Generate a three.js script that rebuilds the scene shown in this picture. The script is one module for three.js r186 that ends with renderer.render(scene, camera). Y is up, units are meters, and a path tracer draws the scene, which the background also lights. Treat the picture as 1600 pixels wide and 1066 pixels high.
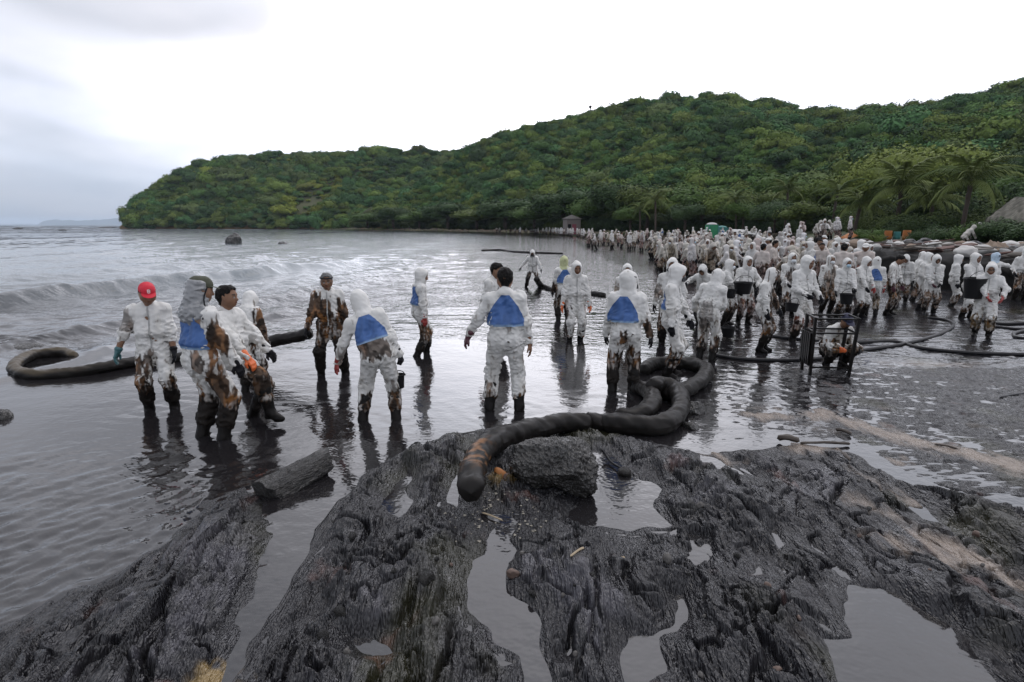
import * as THREE from 'three';
import { mergeGeometries } from 'three/addons/utils/BufferGeometryUtils.js';

// ---------------------------------------------------------------- camera, sky, sun, exposure
const scene = new THREE.Scene();
const CAM_H = 2.3, PITCH = 11.5 * Math.PI / 180, F = 889;          // eye height, downward tilt, focal length for a 1600 px wide frame
const camera = new THREE.PerspectiveCamera(61.9, 1600 / 1066, 0.1, 20000);
camera.position.set(0, CAM_H, 0);
camera.rotation.x = -PITCH;
const renderer = new THREE.WebGLRenderer({ antialias: true });
renderer.toneMapping = THREE.LinearToneMapping;
renderer.toneMappingExposure = 1.0;
renderer.shadowMap.enabled = true;
scene.fog = new THREE.FogExp2(0xc3d2e2, 0.0001);

// seeded noise ------------------------------------------------------------
function RNG(s) { let a = s >>> 0; return () => { a = (a + 0x6d2b79f5) | 0; let t = Math.imul(a ^ (a >>> 15), 1 | a); t = (t + Math.imul(t ^ (t >>> 7), 61 | t)) ^ t; return ((t ^ (t >>> 14)) >>> 0) / 4294967296; }; }
const PERM = new Uint8Array(512), GRX = new Float32Array(256), GRY = new Float32Array(256), GRZ = new Float32Array(256);
{
  const r = RNG(77), p = [...Array(256).keys()];
  for (let i = 255; i > 0; i--) { const j = Math.floor(r() * (i + 1)); [p[i], p[j]] = [p[j], p[i]]; }
  for (let i = 0; i < 512; i++) PERM[i] = p[i & 255];
  for (let i = 0; i < 256; i++) { const y = r() * 2 - 1, a = r() * 6.2832, q = Math.sqrt(1 - y * y); GRX[i] = q * Math.cos(a); GRY[i] = y; GRZ[i] = q * Math.sin(a); }
}
const fade = (t) => t * t * t * (t * (t * 6 - 15) + 10);
const lerp = (a, b, t) => a + (b - a) * t;
const clamp = (x, a = 0, b = 1) => (x < a ? a : x > b ? b : x);
const sstep = (a, b, x) => { const t = clamp((x - a) / (b - a)); return t * t * (3 - 2 * t); };
function n3(x, y, z) {
  const X = Math.floor(x), Y = Math.floor(y), Z = Math.floor(z), fx = x - X, fy = y - Y, fz = z - Z, u = fade(fx), v = fade(fy), w = fade(fz);
  const g = (i, j, k) => { const h = PERM[PERM[PERM[(X + i) & 255] + ((Y + j) & 255)] + ((Z + k) & 255)]; return GRX[h] * (fx - i) + GRY[h] * (fy - j) + GRZ[h] * (fz - k); };
  return 1.6 * lerp(lerp(lerp(g(0, 0, 0), g(1, 0, 0), u), lerp(g(0, 1, 0), g(1, 1, 0), u), v), lerp(lerp(g(0, 0, 1), g(1, 0, 1), u), lerp(g(0, 1, 1), g(1, 1, 1), u), v), w);
}
function n2(x, y) {
  const X = Math.floor(x), Y = Math.floor(y), fx = x - X, fy = y - Y, u = fade(fx), v = fade(fy);
  const g = (i, j) => { const h = PERM[PERM[(X + i) & 255] + ((Y + j) & 255)]; return GRX[h] * (fx - i) + GRZ[h] * (fy - j); };
  return 1.9 * lerp(lerp(g(0, 0), g(1, 0), u), lerp(g(0, 1), g(1, 1), u), v);
}
const fbm = (x, y, o = 4) => { let s = 0, a = 0.5; for (let i = 0; i < o; i++) { s += a * n2(x, y); x = x * 2.03 + 17.1; y = y * 2.03 + 5.7; a *= 0.5; } return s; };

// the sky: an overcast, bright ahead and to the right, bluer and darker low on the left
const W = 1024, H = 512, skyData = new Float32Array(W * H * 4);
for (let j = 0; j < H; j++) for (let i = 0; i < W; i++) {
  const el = ((j + 0.5) / H - 0.5) * Math.PI, az = ((i + 0.5) / W - 0.5) * 2 * Math.PI;      // az: x = cos, z = sin
  const x = Math.cos(az) * Math.cos(el), y = Math.sin(el), z = Math.sin(az) * Math.cos(el);
  const k = 1 / (Math.max(y, 0) + 0.16), cx = x * k, cz = z * k;                             // cloud deck
  const big = fbm(cx * 0.8 + 4.3, cz * 0.8 + 1.7, 5), fine = fbm(cx * 2.2 - 9, cz * 2.2 + 3, 4);
  const fwd = -z, right = x;
  const left = sstep(0.1, -0.62, right);                                                      // darker and bluer towards the open sea
  const high = sstep(0.28, 0.48, y);
  const streak = fbm(cx * 0.5 + 2 * y, y * 26 + 1.3 * n2(right * 3, 2), 4);
  const cen = sstep(-0.66, 0.12, right + 0.1 * big) * sstep(-0.05, 0.35, fwd);
  let L = lerp(0.92, lerp(3.2, 1.7, sstep(0.15, 0.5, right)), cen) + lerp(0.36, 0.30, left) * big + 0.16 * fine + 0.24 * streak * left;
  const cu = x / Math.max(0.2, fwd), cv = y / Math.max(0.2, fwd);                             // a greyer bank of cloud high on the left
  if (fwd > 0.2) { const m = sstep(0.12, 0.62, Math.exp(-(((cu + 0.62) / 0.27) ** 2) - (((cv - 0.375 + 0.10 * (cu + 0.6)) / 0.08) ** 2)) + 0.4 * big + 0.25 * fine) * sstep(0.2, 0.1, cv > 0.5 ? 0 : 0.5 - cv - 0.2); L = lerp(L, 0.68 + 0.15 * fine, 0.9 * m);
    const wisp = sstep(0.08, 0.42, fbm(cu * 2.4 + 5.3, cv * 7 + 2.1, 4)) * sstep(0.12, 0.24, cv) * sstep(-0.1, 0.1, cu); L = lerp(L, 0.93, 0.9 * wisp); }
  L = lerp(L, lerp(0.6, 1.5, cen), sstep(0.15, 0.0, y) * lerp(1, 0.4, cen));
  const glow = Math.acos(clamp(0.10 * x + 0.66 * y + 0.745 * fwd, -1, 1));                    // where the sun stands behind the cloud
  L = lerp(L, (1.12 + 0.2 * fwd + 0.05 * right) * lerp(1, 0.55, left) * (1 + 0.42 * big + 0.25 * fine), high);
  L += 0.6 * Math.exp(-((glow / 1.0) ** 2)) * lerp(0.1, 1, sstep(0.22, 0.44, y)) * (1 + 0.3 * big + 0.2 * fine);
  L = Math.max(0.5, L);
  const edge = left, low = high;
  const blue = clamp(0.15 + 0.45 * edge * (1 - low) * sstep(0.3, 0.02, y) - 0.6 * (big + 0.3 * fine) + Math.max(0, 1.15 - L) * 0.5);
  const o = (j * W + i) * 4;
  skyData[o] = L * lerp(0.98, 0.84, blue); skyData[o + 1] = L * lerp(0.975, 0.94, blue); skyData[o + 2] = L * lerp(1.05, 1.12, blue); skyData[o + 3] = 1;
}
const skyTex = new THREE.DataTexture(skyData, W, H, THREE.RGBAFormat, THREE.FloatType);
skyTex.mapping = THREE.EquirectangularReflectionMapping; skyTex.magFilter = THREE.LinearFilter; skyTex.needsUpdate = true;
scene.background = skyTex; scene.environment = skyTex;
const sun = new THREE.DirectionalLight(0xfff4e6, 0.5);
sun.position.set(22, 88, -42); sun.target.position.set(0, 0, -12);
sun.castShadow = true; sun.shadow.radius = 60; sun.shadow.mapSize.set(2048, 2048);
Object.assign(sun.shadow.camera, { left: -60, right: 60, top: 60, bottom: -60, near: 1, far: 250 });
scene.add(sun, sun.target);

// ---------------------------------------------------------------- helpers
const CT = Math.cos(PITCH), ST = Math.sin(PITCH);
// the point of the place that a picture point (in 1600 x 1066) shows, on the level y = h
function G(u, v, h = 0) {
  const cx = (u - 800) / F, cy = (533 - v) / F, dy = cy * CT - ST, t = (h - CAM_H) / dy;
  return new THREE.Vector3(cx * t, h, -(CT + cy * ST) * t);
}
// the point at forward distance d along that ray
function P(u, v, d) {
  const cx = (u - 800) / F, cy = (533 - v) / F, t = d / (CT + cy * ST);
  return new THREE.Vector3(cx * t, CAM_H + (cy * CT - ST) * t, -d);
}
const taken = {};
function numbered(n) { const k = taken[n] = (taken[n] ?? -1) + 1; return k ? n + '_' + String(k).padStart(3, '0') : n; }
function tag(o, label, category, group, kind) {
  if (label) o.userData.label = label; if (category) o.userData.category = category;
  if (group) o.userData.group = group; if (kind) o.userData.kind = kind; return o;
}
function thing(name, label, category, pos = [0, 0, 0], turn = 0, group) {
  const o = new THREE.Group(); o.name = numbered(name); o.position.set(...(pos.isVector3 ? pos.toArray() : pos)); o.rotation.y = turn; scene.add(o);
  return tag(o, label, category, group);
}
function part(name, geo, mat, parent) {
  const m = new THREE.Mesh(geo, mat); m.name = parent === scene ? numbered(name) : name; m.castShadow = m.receiveShadow = true; parent.add(m); return m;
}
const structure = (name, geo, mat) => tag(part(name, geo, mat, scene), null, null, null, 'structure');
const copyOf = (src, name, pos, turn, label, group, s) => {
  const c = src.clone(); c.name = numbered(name); c.userData = { ...src.userData }; scene.add(c);
  c.position.copy(pos); c.rotation.y = turn; if (s) c.scale.setScalar(s);
  if (label) c.userData.label = label; if (group) c.userData.group = group; return c;
};
const std = (o) => new THREE.MeshStandardMaterial(o);
const rgb = (r, g, b) => new THREE.Color().setRGB(r, g, b);
function geo(pos, idx, col, uv) {
  const g = new THREE.BufferGeometry();
  g.setAttribute('position', new THREE.BufferAttribute(pos instanceof Float32Array ? pos : new Float32Array(pos), 3));
  if (idx) g.setIndex(new THREE.BufferAttribute(idx instanceof Uint32Array ? idx : new Uint32Array(idx), 1));
  if (col) g.setAttribute('color', new THREE.BufferAttribute(col instanceof Float32Array ? col : new Float32Array(col), 3));
  if (uv) g.setAttribute('uv', new THREE.BufferAttribute(uv instanceof Float32Array ? uv : new Float32Array(uv), 2));
  g.computeVertexNormals(); return g;
}
// a tileable noise picture: f(x, y) from periodic noise
function noiseTex(size, period, fn, srgb) {
  const d = new Uint8Array(size * size * 4);
  for (let j = 0; j < size; j++) for (let i = 0; i < size; i++) {
    const a = i / size * 2 * Math.PI, b = j / size * 2 * Math.PI, v = fn(i / size, j / size, a, b), o = (j * size + i) * 4;
    d[o] = d[o + 1] = d[o + 2] = clamp(v) * 255; d[o + 3] = 255;
  }
  const t = new THREE.DataTexture(d, size, size); t.wrapS = t.wrapT = THREE.RepeatWrapping; t.magFilter = THREE.LinearFilter; t.needsUpdate = true;
  if (srgb) t.colorSpace = THREE.SRGBColorSpace; return t;
}
// noise that repeats after p cells
function pn2(x, y, p, q = p, s = 0) {
  const X = Math.floor(x), Y = Math.floor(y), fx = x - X, fy = y - Y, u = fade(fx), v = fade(fy);
  const g = (i, j) => { const h = PERM[PERM[(((X + i) % p) + p) % p + s & 255] + ((((Y + j) % q) + q) % q & 255)]; return GRX[h] * (fx - i) + GRZ[h] * (fy - j); };
  return 1.9 * lerp(lerp(g(0, 0), g(1, 0), u), lerp(g(0, 1), g(1, 1), u), v);
}
// ---------------------------------------------------------------- the shore: rock shelf, tidal flat, beach, sea
const poly = (list, h = 0) => list.map(([u, v]) => { const p = G(u, v, h); return [p.x, p.z]; });
function sdPoly(P2, x, z) {                                           // > 0 inside
  let d = 1e9, s = -1; const n = P2.length;
  for (let i = 0, j = n - 1; i < n; j = i++) {
    const ax = P2[i][0], az = P2[i][1], bx = P2[j][0], bz = P2[j][1], ex = bx - ax, ez = bz - az, wx = x - ax, wz = z - az;
    const t = clamp((wx * ex + wz * ez) / (ex * ex + ez * ez)), qx = wx - ex * t, qz = wz - ez * t;
    d = Math.min(d, qx * qx + qz * qz);
    if ((az > z) !== (bz > z) && x < (bx - ax) * (z - az) / (bz - az) + ax) s = -s;
  }
  return s * Math.sqrt(d);
}
function bbox(P2, pad) { const xs = P2.map((p) => p[0]), zs = P2.map((p) => p[1]); return [Math.min(...xs) - pad, Math.max(...xs) + pad, Math.min(...zs) - pad, Math.max(...zs) + pad]; }
const withBox = (p, pad) => ({ p, b: bbox(p, pad) });
const sdBox = (o, x, z) => (x < o.b[0] || x > o.b[1] || z < o.b[2] || z > o.b[3] ? -9 : sdPoly(o.p, x, z));
const ROCK = [
  poly([[-560, 1250], [-160, 1085], [-20, 985], [100, 915], [195, 875], [262, 842], [300, 800], [332, 768], [385, 752], [412, 775], [412, 850], [404, 900], [374, 960], [352, 1010], [318, 1090], [150, 1250]], 0.05),
  poly([[330, 1250], [362, 1066], [400, 985], [440, 930], [480, 860], [520, 790], [572, 733], [622, 700], [700, 674], [760, 668], [830, 664], [930, 668], [1050, 690], [1100, 700], [1180, 696], [1250, 690], [1330, 704], [1400, 745], [1500, 775], [1700, 812], [1900, 850], [1900, 1250]], 0.05),
].map((p) => withBox(p, 0.6));
const POOLS = [
  [[905, 704], [925, 700], [955, 706], [985, 735], [1035, 757], [1025, 790], [1050, 815], [1000, 826], [910, 818], [890, 806], [905, 780], [915, 740]],
  [[742, 838], [770, 815], [812, 815], [803, 840], [822, 860], [795, 880], [800, 920], [840, 962], [862, 1066], [880, 1200], [830, 1200], [820, 1066], [800, 1010], [765, 985], [735, 970], [735, 900], [747, 870]],
  [[592, 796], [604, 775], [622, 752], [633, 728], [645, 735], [632, 765], [650, 792], [640, 802]],
  [[975, 1000], [985, 982], [1020, 985], [1042, 970], [1048, 928], [1066, 930], [1072, 970], [1040, 995], [1030, 1066], [1030, 1150], [960, 1150], [960, 1066]],
  [[1280, 1012], [1272, 990], [1310, 985], [1318, 950], [1322, 908], [1370, 903], [1420, 930], [1475, 960], [1530, 1010], [1552, 1066], [1560, 1180], [1330, 1180], [1318, 1066]],
  [[550, 985], [585, 982], [602, 1010], [566, 1030]],
  [[1170, 880], [1186, 872], [1190, 892], [1172, 898]],
  [[1210, 830], [1222, 824], [1252, 862], [1240, 868]],
  [[700, 745], [718, 735], [722, 800], [700, 790]],
  [[745, 690], [735, 800], [812, 806], [800, 815], [750, 820], [738, 760]],
  [[1090, 700], [1130, 715], [1160, 740], [1100, 730]],
  [[1400, 760], [1430, 780], [1480, 830], [1440, 815]],
].map((l) => withBox(poly(l, 0.02), 0.5));
const MOUNDS = [                                                      // picture point, radius (m), height (m)
  [270, 960, 0.42, 0.2], [340, 860, 0.3, 0.14], [390, 830, 0.22, 0.16], [640, 880, 0.5, 0.14], [560, 940, 0.35, 0.1], [660, 1010, 0.3, 0.1], [690, 700, 0.35, 0.14], [640, 715, 0.3, 0.1],
  [860, 880, 0.35, 0.14], [930, 950, 0.4, 0.16], [1010, 890, 0.3, 0.08], [1120, 760, 0.5, 0.14], [1060, 730, 0.35, 0.14], [1180, 800, 0.4, 0.08], [1150, 950, 0.4, 0.12], [1240, 950, 0.3, 0.06],
  [1480, 960, 0.4, 0.1], [1560, 970, 0.5, 0.16], [1250, 820, 0.35, 0.1], [960, 680, 0.4, 0.08], [530, 790, 0.22, 0.12], [1350, 760, 0.3, 0.12], [1520, 775, 0.6, 0.14], [1430, 745, 0.5, 0.06],
].map(([u, v, r, h]) => { const p = G(u, v, 0.1); return [p.x, p.z, r, h]; });
const SAND = [
  [[1295, 636], [1340, 655], [1440, 688], [1600, 722], [1760, 750], [1760, 775], [1600, 744], [1430, 704], [1318, 664]],
  [[1345, 800], [1390, 815], [1430, 835], [1500, 862], [1560, 890], [1640, 930], [1700, 970], [1600, 945], [1540, 912], [1500, 902], [1460, 880], [1400, 838]],
  [[1210, 690], [1250, 688], [1310, 702], [1300, 712], [1240, 708]], [[1085, 697], [1110, 702], [1142, 722], [1128, 726]], [[1395, 714], [1415, 714], [1420, 722], [1400, 722]],
  [[1150, 648], [1210, 640], [1250, 652], [1200, 660]], [[1250, 648], [1300, 640], [1320, 655], [1270, 660]], [[1350, 850], [1400, 845], [1440, 870], [1380, 862]], [[1310, 730], [1360, 750], [1420, 790], [1380, 775]],
].map((l) => withBox(poly(l, 0), 0.6));
const OCHRE = [[[282, 1052], [320, 1020], [350, 1018], [372, 1040], [350, 1100], [270, 1100]], [[762, 745], [775, 736], [795, 740], [800, 752], [770, 755]]].map((l) => withBox(poly(l, 0.08), 0.4));
// the waterline of the flat: x where the ground rises out of the sea, by distance
const SHORE = [[2, 0.5], [5, 1.1], [7, 1.7], [9, 2.6], [11, 3.6], [14, 4.6], [18, 5.2], [24, 6.0], [35, 6.2], [55, 7.0], [80, 8.6], [110, 9.5], [150, 6], [190, -5], [230, -24], [280, -70], [340, -120], [420, -200]];
function along(list, d) {
  if (d <= list[0][0]) return list[0][1];
  for (let i = 1; i < list.length; i++) if (d < list[i][0]) { const t = (d - list[i - 1][0]) / (list[i][0] - list[i - 1][0]); return lerp(list[i - 1][1], list[i][1], t * t * (3 - 2 * t)); }
  return list[list.length - 1][1];
}
const tri = (t) => { t -= Math.floor(t); return t < 0.78 ? t / 0.78 : (1 - t) / 0.22; };   // tilted beds: a long rise, a short drop
// the level of sand and flat
function flatH(x, z) {
  const D = -z, s = x - along(SHORE, D) + 0.35 * fbm(x * 0.35, z * 0.35, 3) * Math.min(3, 0.5 + D / 12);
  let h = s < 0 ? s * 0.12 : 0.006 * Math.min(s, 6) + 0.016 * Math.max(0, Math.min(s - 6, 40));
  if (D > 60) h += sstep(8, 30, s) * 0.8;
  const near = sstep(24, 10, D);
  h += near * (0.011 * n2(x * 0.9 + 3, z * 1.8) + 0.010 * n2(x * 2.4, z * 5.2 + 7) * sstep(30, 14, D) + 0.014 * n2(x * 5, z * 14) * sstep(14, 10, D) + 0.012 * n2(x * 11, z * 32) * sstep(12, 8, D)) - 0.014 * near;
  return Math.max(h, -0.6);
}
const shoreS = (x, z) => x - along(SHORE, -z);
// everything: rock over flat. Also says how much it is rock
const out = { h: 0, rock: 0, sand: 0, ochre: 0 };
function terrain(x, z, fine = true) {
  let h = flatH(x, z), rock = 0;
  const D = -z;
  out.sand = 0; out.ochre = 0;
  if (D < 9) {
    const wx = x + 0.12 * fbm(x * 2.1, z * 1.3, 3) + 0.05 * n2(x * 8, z * 3.5), wz = z + 0.2 * fbm(x * 1.7 + 9, z * 1.9, 3);
    let sd = -9;
    for (const r of ROCK) sd = Math.max(sd, sdBox(r, wx, wz));
    let pd = 9;
    for (const p of POOLS) pd = Math.min(pd, -sdBox(p, wx, wz));
    const land = Math.min(sd, pd);
    const slab = Math.max(-0.35, land > 0 ? 0.012 + 0.085 * (1 - Math.exp(-land / 0.17)) : land * 0.7 + 0.012);
    let m = 0;
    for (const [mx, mz, r, hh] of MOUNDS) { const q = ((wx - mx) ** 2 + (wz - mz) ** 2 * 0.5) / (r * r); if (q < 4) m += hh * Math.exp(-q * 1.6); }
    // tilted beds, running away from the viewer
    const fan = wx * 1.0 + wz * -0.10 + 0.28 * fbm(wx * 0.7, wz * 0.35 + 4, 3);
    const mid = sstep(-0.25, 0.35, n2(wx * 0.8 + 7, wz * 0.6)), tight = sstep(-0.2, 0.4, n2(wx * 1.6 + 27, wz * 0.9));
    const beds = 0.048 * tri(fan * 1.9 + 0.25 * n2(wx * 1.2, wz * 0.9)) + 0.044 * mid * tri(fan * 5.3 + 0.7 * n2(wx * 2.3 + 5, wz * 1.1)) + 0.026 * tri(fan * 12.5 + 0.9 * n2(wx * 4, wz * 1.6)) * (0.35 + tight) + 0.008 * tri(fan * 37 + 1.4 * n2(wx * 11, wz * 3.5));
    const lowRight = sstep(1.6, 4.2, x) * 0.6;
    const up = sstep(-0.02, 0.16, land);
    let hr = slab * (1 - 0.35 * lowRight) + up * (0.55 * m + (beds - 0.05) * (1 - 0.5 * lowRight) + 0.065 * fbm(wx * 1.6, wz * 1.1 + 8, 3) - 0.012);
    { const cr = Math.abs(fbm(wx * 1.5 + 71, wz * 0.75, 3)), c2 = Math.abs(fbm(wx * 3.6 + 11, wz * 1.9 + 5, 3)); hr -= up * (0.085 * sstep(0.075, 0.0, cr) + 0.045 * sstep(0.06, 0.0, c2)); }
    if (fine) {
      const rough = 0.55 + 0.55 * sstep(-0.3, 0.4, fbm(wx * 1.1 + 31, wz * 0.9, 3));
      hr += up * rough * (0.034 * Math.abs(fbm(fan * 7.5, wz * 2.2, 4)) - 0.010 + 0.024 * fbm(fan * 19 + 3, wz * 3.6, 3) + 0.018 * fbm(wx * 40, wz * 17, 2) - 0.010 * sstep(0.25, 0.6, n2(wx * 24 + 9, wz * 15)));
      const pit = n2(wx * 7 + 50, wz * 6.0); hr -= up * 0.035 * sstep(0.42, 0.8, pit);
    }
    if (land > 0.07 && n2(wx * 0.9 + 5, wz * 0.7) < 0.3) hr = Math.max(hr, 0.010 + 0.006 * n2(wx * 9, wz * 7));
    rock = sstep(-0.06, 0.03, land);
    const far = sstep(8.8, 7.6, D);
    if (land > -0.3) h = lerp(h, Math.max(hr, lerp(-0.5, h, sstep(-0.05, -0.3, land))), far);
    if (pd < -0.04) h = Math.min(h, -0.06);
    // pools cut down through the flat as well; the bay left of the shelf is deep
    for (const s of SAND) { const q = sdBox(s, wx, wz); if (q > -0.25) { out.sand = Math.max(out.sand, sstep(-0.08, 0.14, q + 0.22 * fbm(x * 6, z * 2.4, 4))); } }
    if (out.sand > 0) { h = lerp(h, Math.max(0.02, Math.min(h, 0.05)) + 0.012 * n2(x * 6, z * 2.5), 0.75 * out.sand); }
    for (const s of OCHRE) { const q = sdBox(s, wx, wz); if (q > -0.2) out.ochre = Math.max(out.ochre, sstep(-0.05, 0.06, q + 0.1 * fbm(x * 8, z * 8, 3))); }
  }
  if (D > 5 && D < 60) {                                              // scattered sandy tints on the flat
    const s = shoreS(x, z);
    if (s > 0.4) out.sand = Math.max(out.sand, 0.35 * sstep(0.22, 0.55, fbm(x * 0.5 + 60, z * 0.8, 4) + 0.15 * n2(x * 4, z * 6)) * sstep(0.2, 2.5, s));
  }
  if (D > 45) out.sand = Math.max(out.sand, sstep(45, 90, D) * 0.75 * sstep(0.5, 3, shoreS(x, z)));
  out.h = h; out.rock = rock; return h;
}
// rows from near to far, evenly spread in the viewing angle, wide enough to look at from beside
function sheet(rows, dNear, dFar, cols, s0, s1, fn, keep, wavy = 0) {
  const a0 = Math.atan2(CAM_H, dNear), a1 = Math.atan2(CAM_H, dFar), n = (rows + 1) * (cols + 1), pos = new Float32Array(n * 3), col = new Float32Array(n * 3), uv = new Float32Array(n * 2), ok = new Uint8Array(n), c = [0, 0, 0];
  for (let j = 0, k = 0; j <= rows; j++) {
    const D0 = CAM_H / Math.tan(lerp(a0, a1, j / rows));
    for (let i = 0; i <= cols; i++, k++) {
      const x = lerp(s0, s1, i / cols) * (D0 + 0.8), D = wavy ? D0 * (1 + wavy * n2(x * 0.23 + 2, 3.3)) : D0, z = -D;
      const h = fn(x, z, c);
      pos[k * 3] = x; pos[k * 3 + 1] = h; pos[k * 3 + 2] = z; uv[k * 2] = x; uv[k * 2 + 1] = z;
      col[k * 3] = c[0]; col[k * 3 + 1] = c[1]; col[k * 3 + 2] = c[2]; ok[k] = keep ? (keep(x, z, h) ? 1 : 0) : 1;
    }
  }
  const idx = [];
  for (let j = 0; j < rows; j++) for (let i = 0; i < cols; i++) {
    const a = j * (cols + 1) + i, b = a + 1, d = a + cols + 1, e = d + 1;
    if (ok[a] | ok[b] | ok[d] | ok[e]) idx.push(a, b, d, b, e, d);
  }
  return geo(pos, new Uint32Array(idx), col, uv);
}
const oilBump = noiseTex(1024, 1, (u, v) => 0.5 + 0.3 * pn2(u * 16, v * 10, 16, 10) + 0.22 * pn2(u * 48, v * 30, 48, 30) + 0.16 * pn2(u * 130, v * 90, 130, 90, 9));
const oilRough = noiseTex(512, 1, (u, v) => 0.6 + 0.55 * pn2(u * 6, v * 3, 6, 3, 3) + 0.42 * pn2(u * 25, v * 11, 25, 11, 8));
const rockBump = noiseTex(1024, 1, (u, v) => 0.5 + 0.26 * pn2(u * 22 + 0.6 * pn2(u * 6, v * 6, 6, 6), v * 5, 22, 5) + 0.24 * pn2(u * 60, v * 14, 60, 14) + 0.14 * pn2(u * 150, v * 60, 150, 60, 9));
const rockMat = new THREE.MeshPhysicalMaterial({ color: 0xffffff, vertexColors: true, roughness: 0.42, specularIntensity: 0.9, roughnessMap: oilRough, bumpMap: rockBump, bumpScale: 0.03 });
function groundColor(x, z, h, c) {
  const t = 0.5 + 0.5 * n2(x * 2.3, z * 1.7), f = 0.5 + 0.5 * n2(x * 17, z * 11), dry = sstep(0.05, 0.3, fbm(x * 1.3 + 20, z + 3, 3) + (f - 0.5) * 0.35) * sstep(0.03, 0.12, h);
  let r = 0.011 + 0.008 * t + 0.016 * f * dry + 0.030 * dry, g = r * 0.97, b = r * 1.12;
  const olive = sstep(0.1, 0.5, fbm(x * 1.1 - 7, z * 0.9 + 13, 3)); r += 0.006 * olive; g += 0.006 * olive; b -= 0.006 * olive;
  const red = sstep(0.34, 0.55, fbm(x * 2.2 + 80, z * 1.9, 3)); r += 0.07 * red * f; g += 0.03 * red * f; b += 0.02 * red * f;
  const sd = out.sand * (0.55 + 0.45 * sstep(0.2, 0.6, 0.5 + 0.5 * fbm(x * 9, z * 4, 3)));
  r = lerp(r, 0.24, sd); g = lerp(g, 0.195, sd); b = lerp(b, 0.16, sd);
  const oc = out.ochre * sstep(0.25, 0.55, f + 0.2); r = lerp(r, 0.21, oc); g = lerp(g, 0.145, oc); b = lerp(b, 0.06, oc);
  c[0] = r; c[1] = g; c[2] = b;
}
const shelfGeo = sheet(760, 1.75, 9, 820, -1.15, 1.15, (x, z, c) => { const h = terrain(x, z); groundColor(x, z, h, c); return h; }, (x, z, h) => h > -0.12);
structure('rock_shelf', shelfGeo, rockMat);
const flatBump = oilBump.clone(); flatBump.repeat.set(1 / 3.7, 1 / 2.3);
const flatMat = std({ color: 0xffffff, vertexColors: true, roughness: 0.2, roughnessMap: oilRough, bumpMap: flatBump, bumpScale: 0.008 });
const flatGeo = sheet(420, 9, 420, 620, -1.0, 2.6, (x, z, c) => {
  const h = terrain(x, z, false), D = -z; groundColor(x, z, 0, c);
  return h;
}, (x, z, h) => h > -0.12);
structure('tidal_flat', flatGeo, flatMat);

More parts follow.
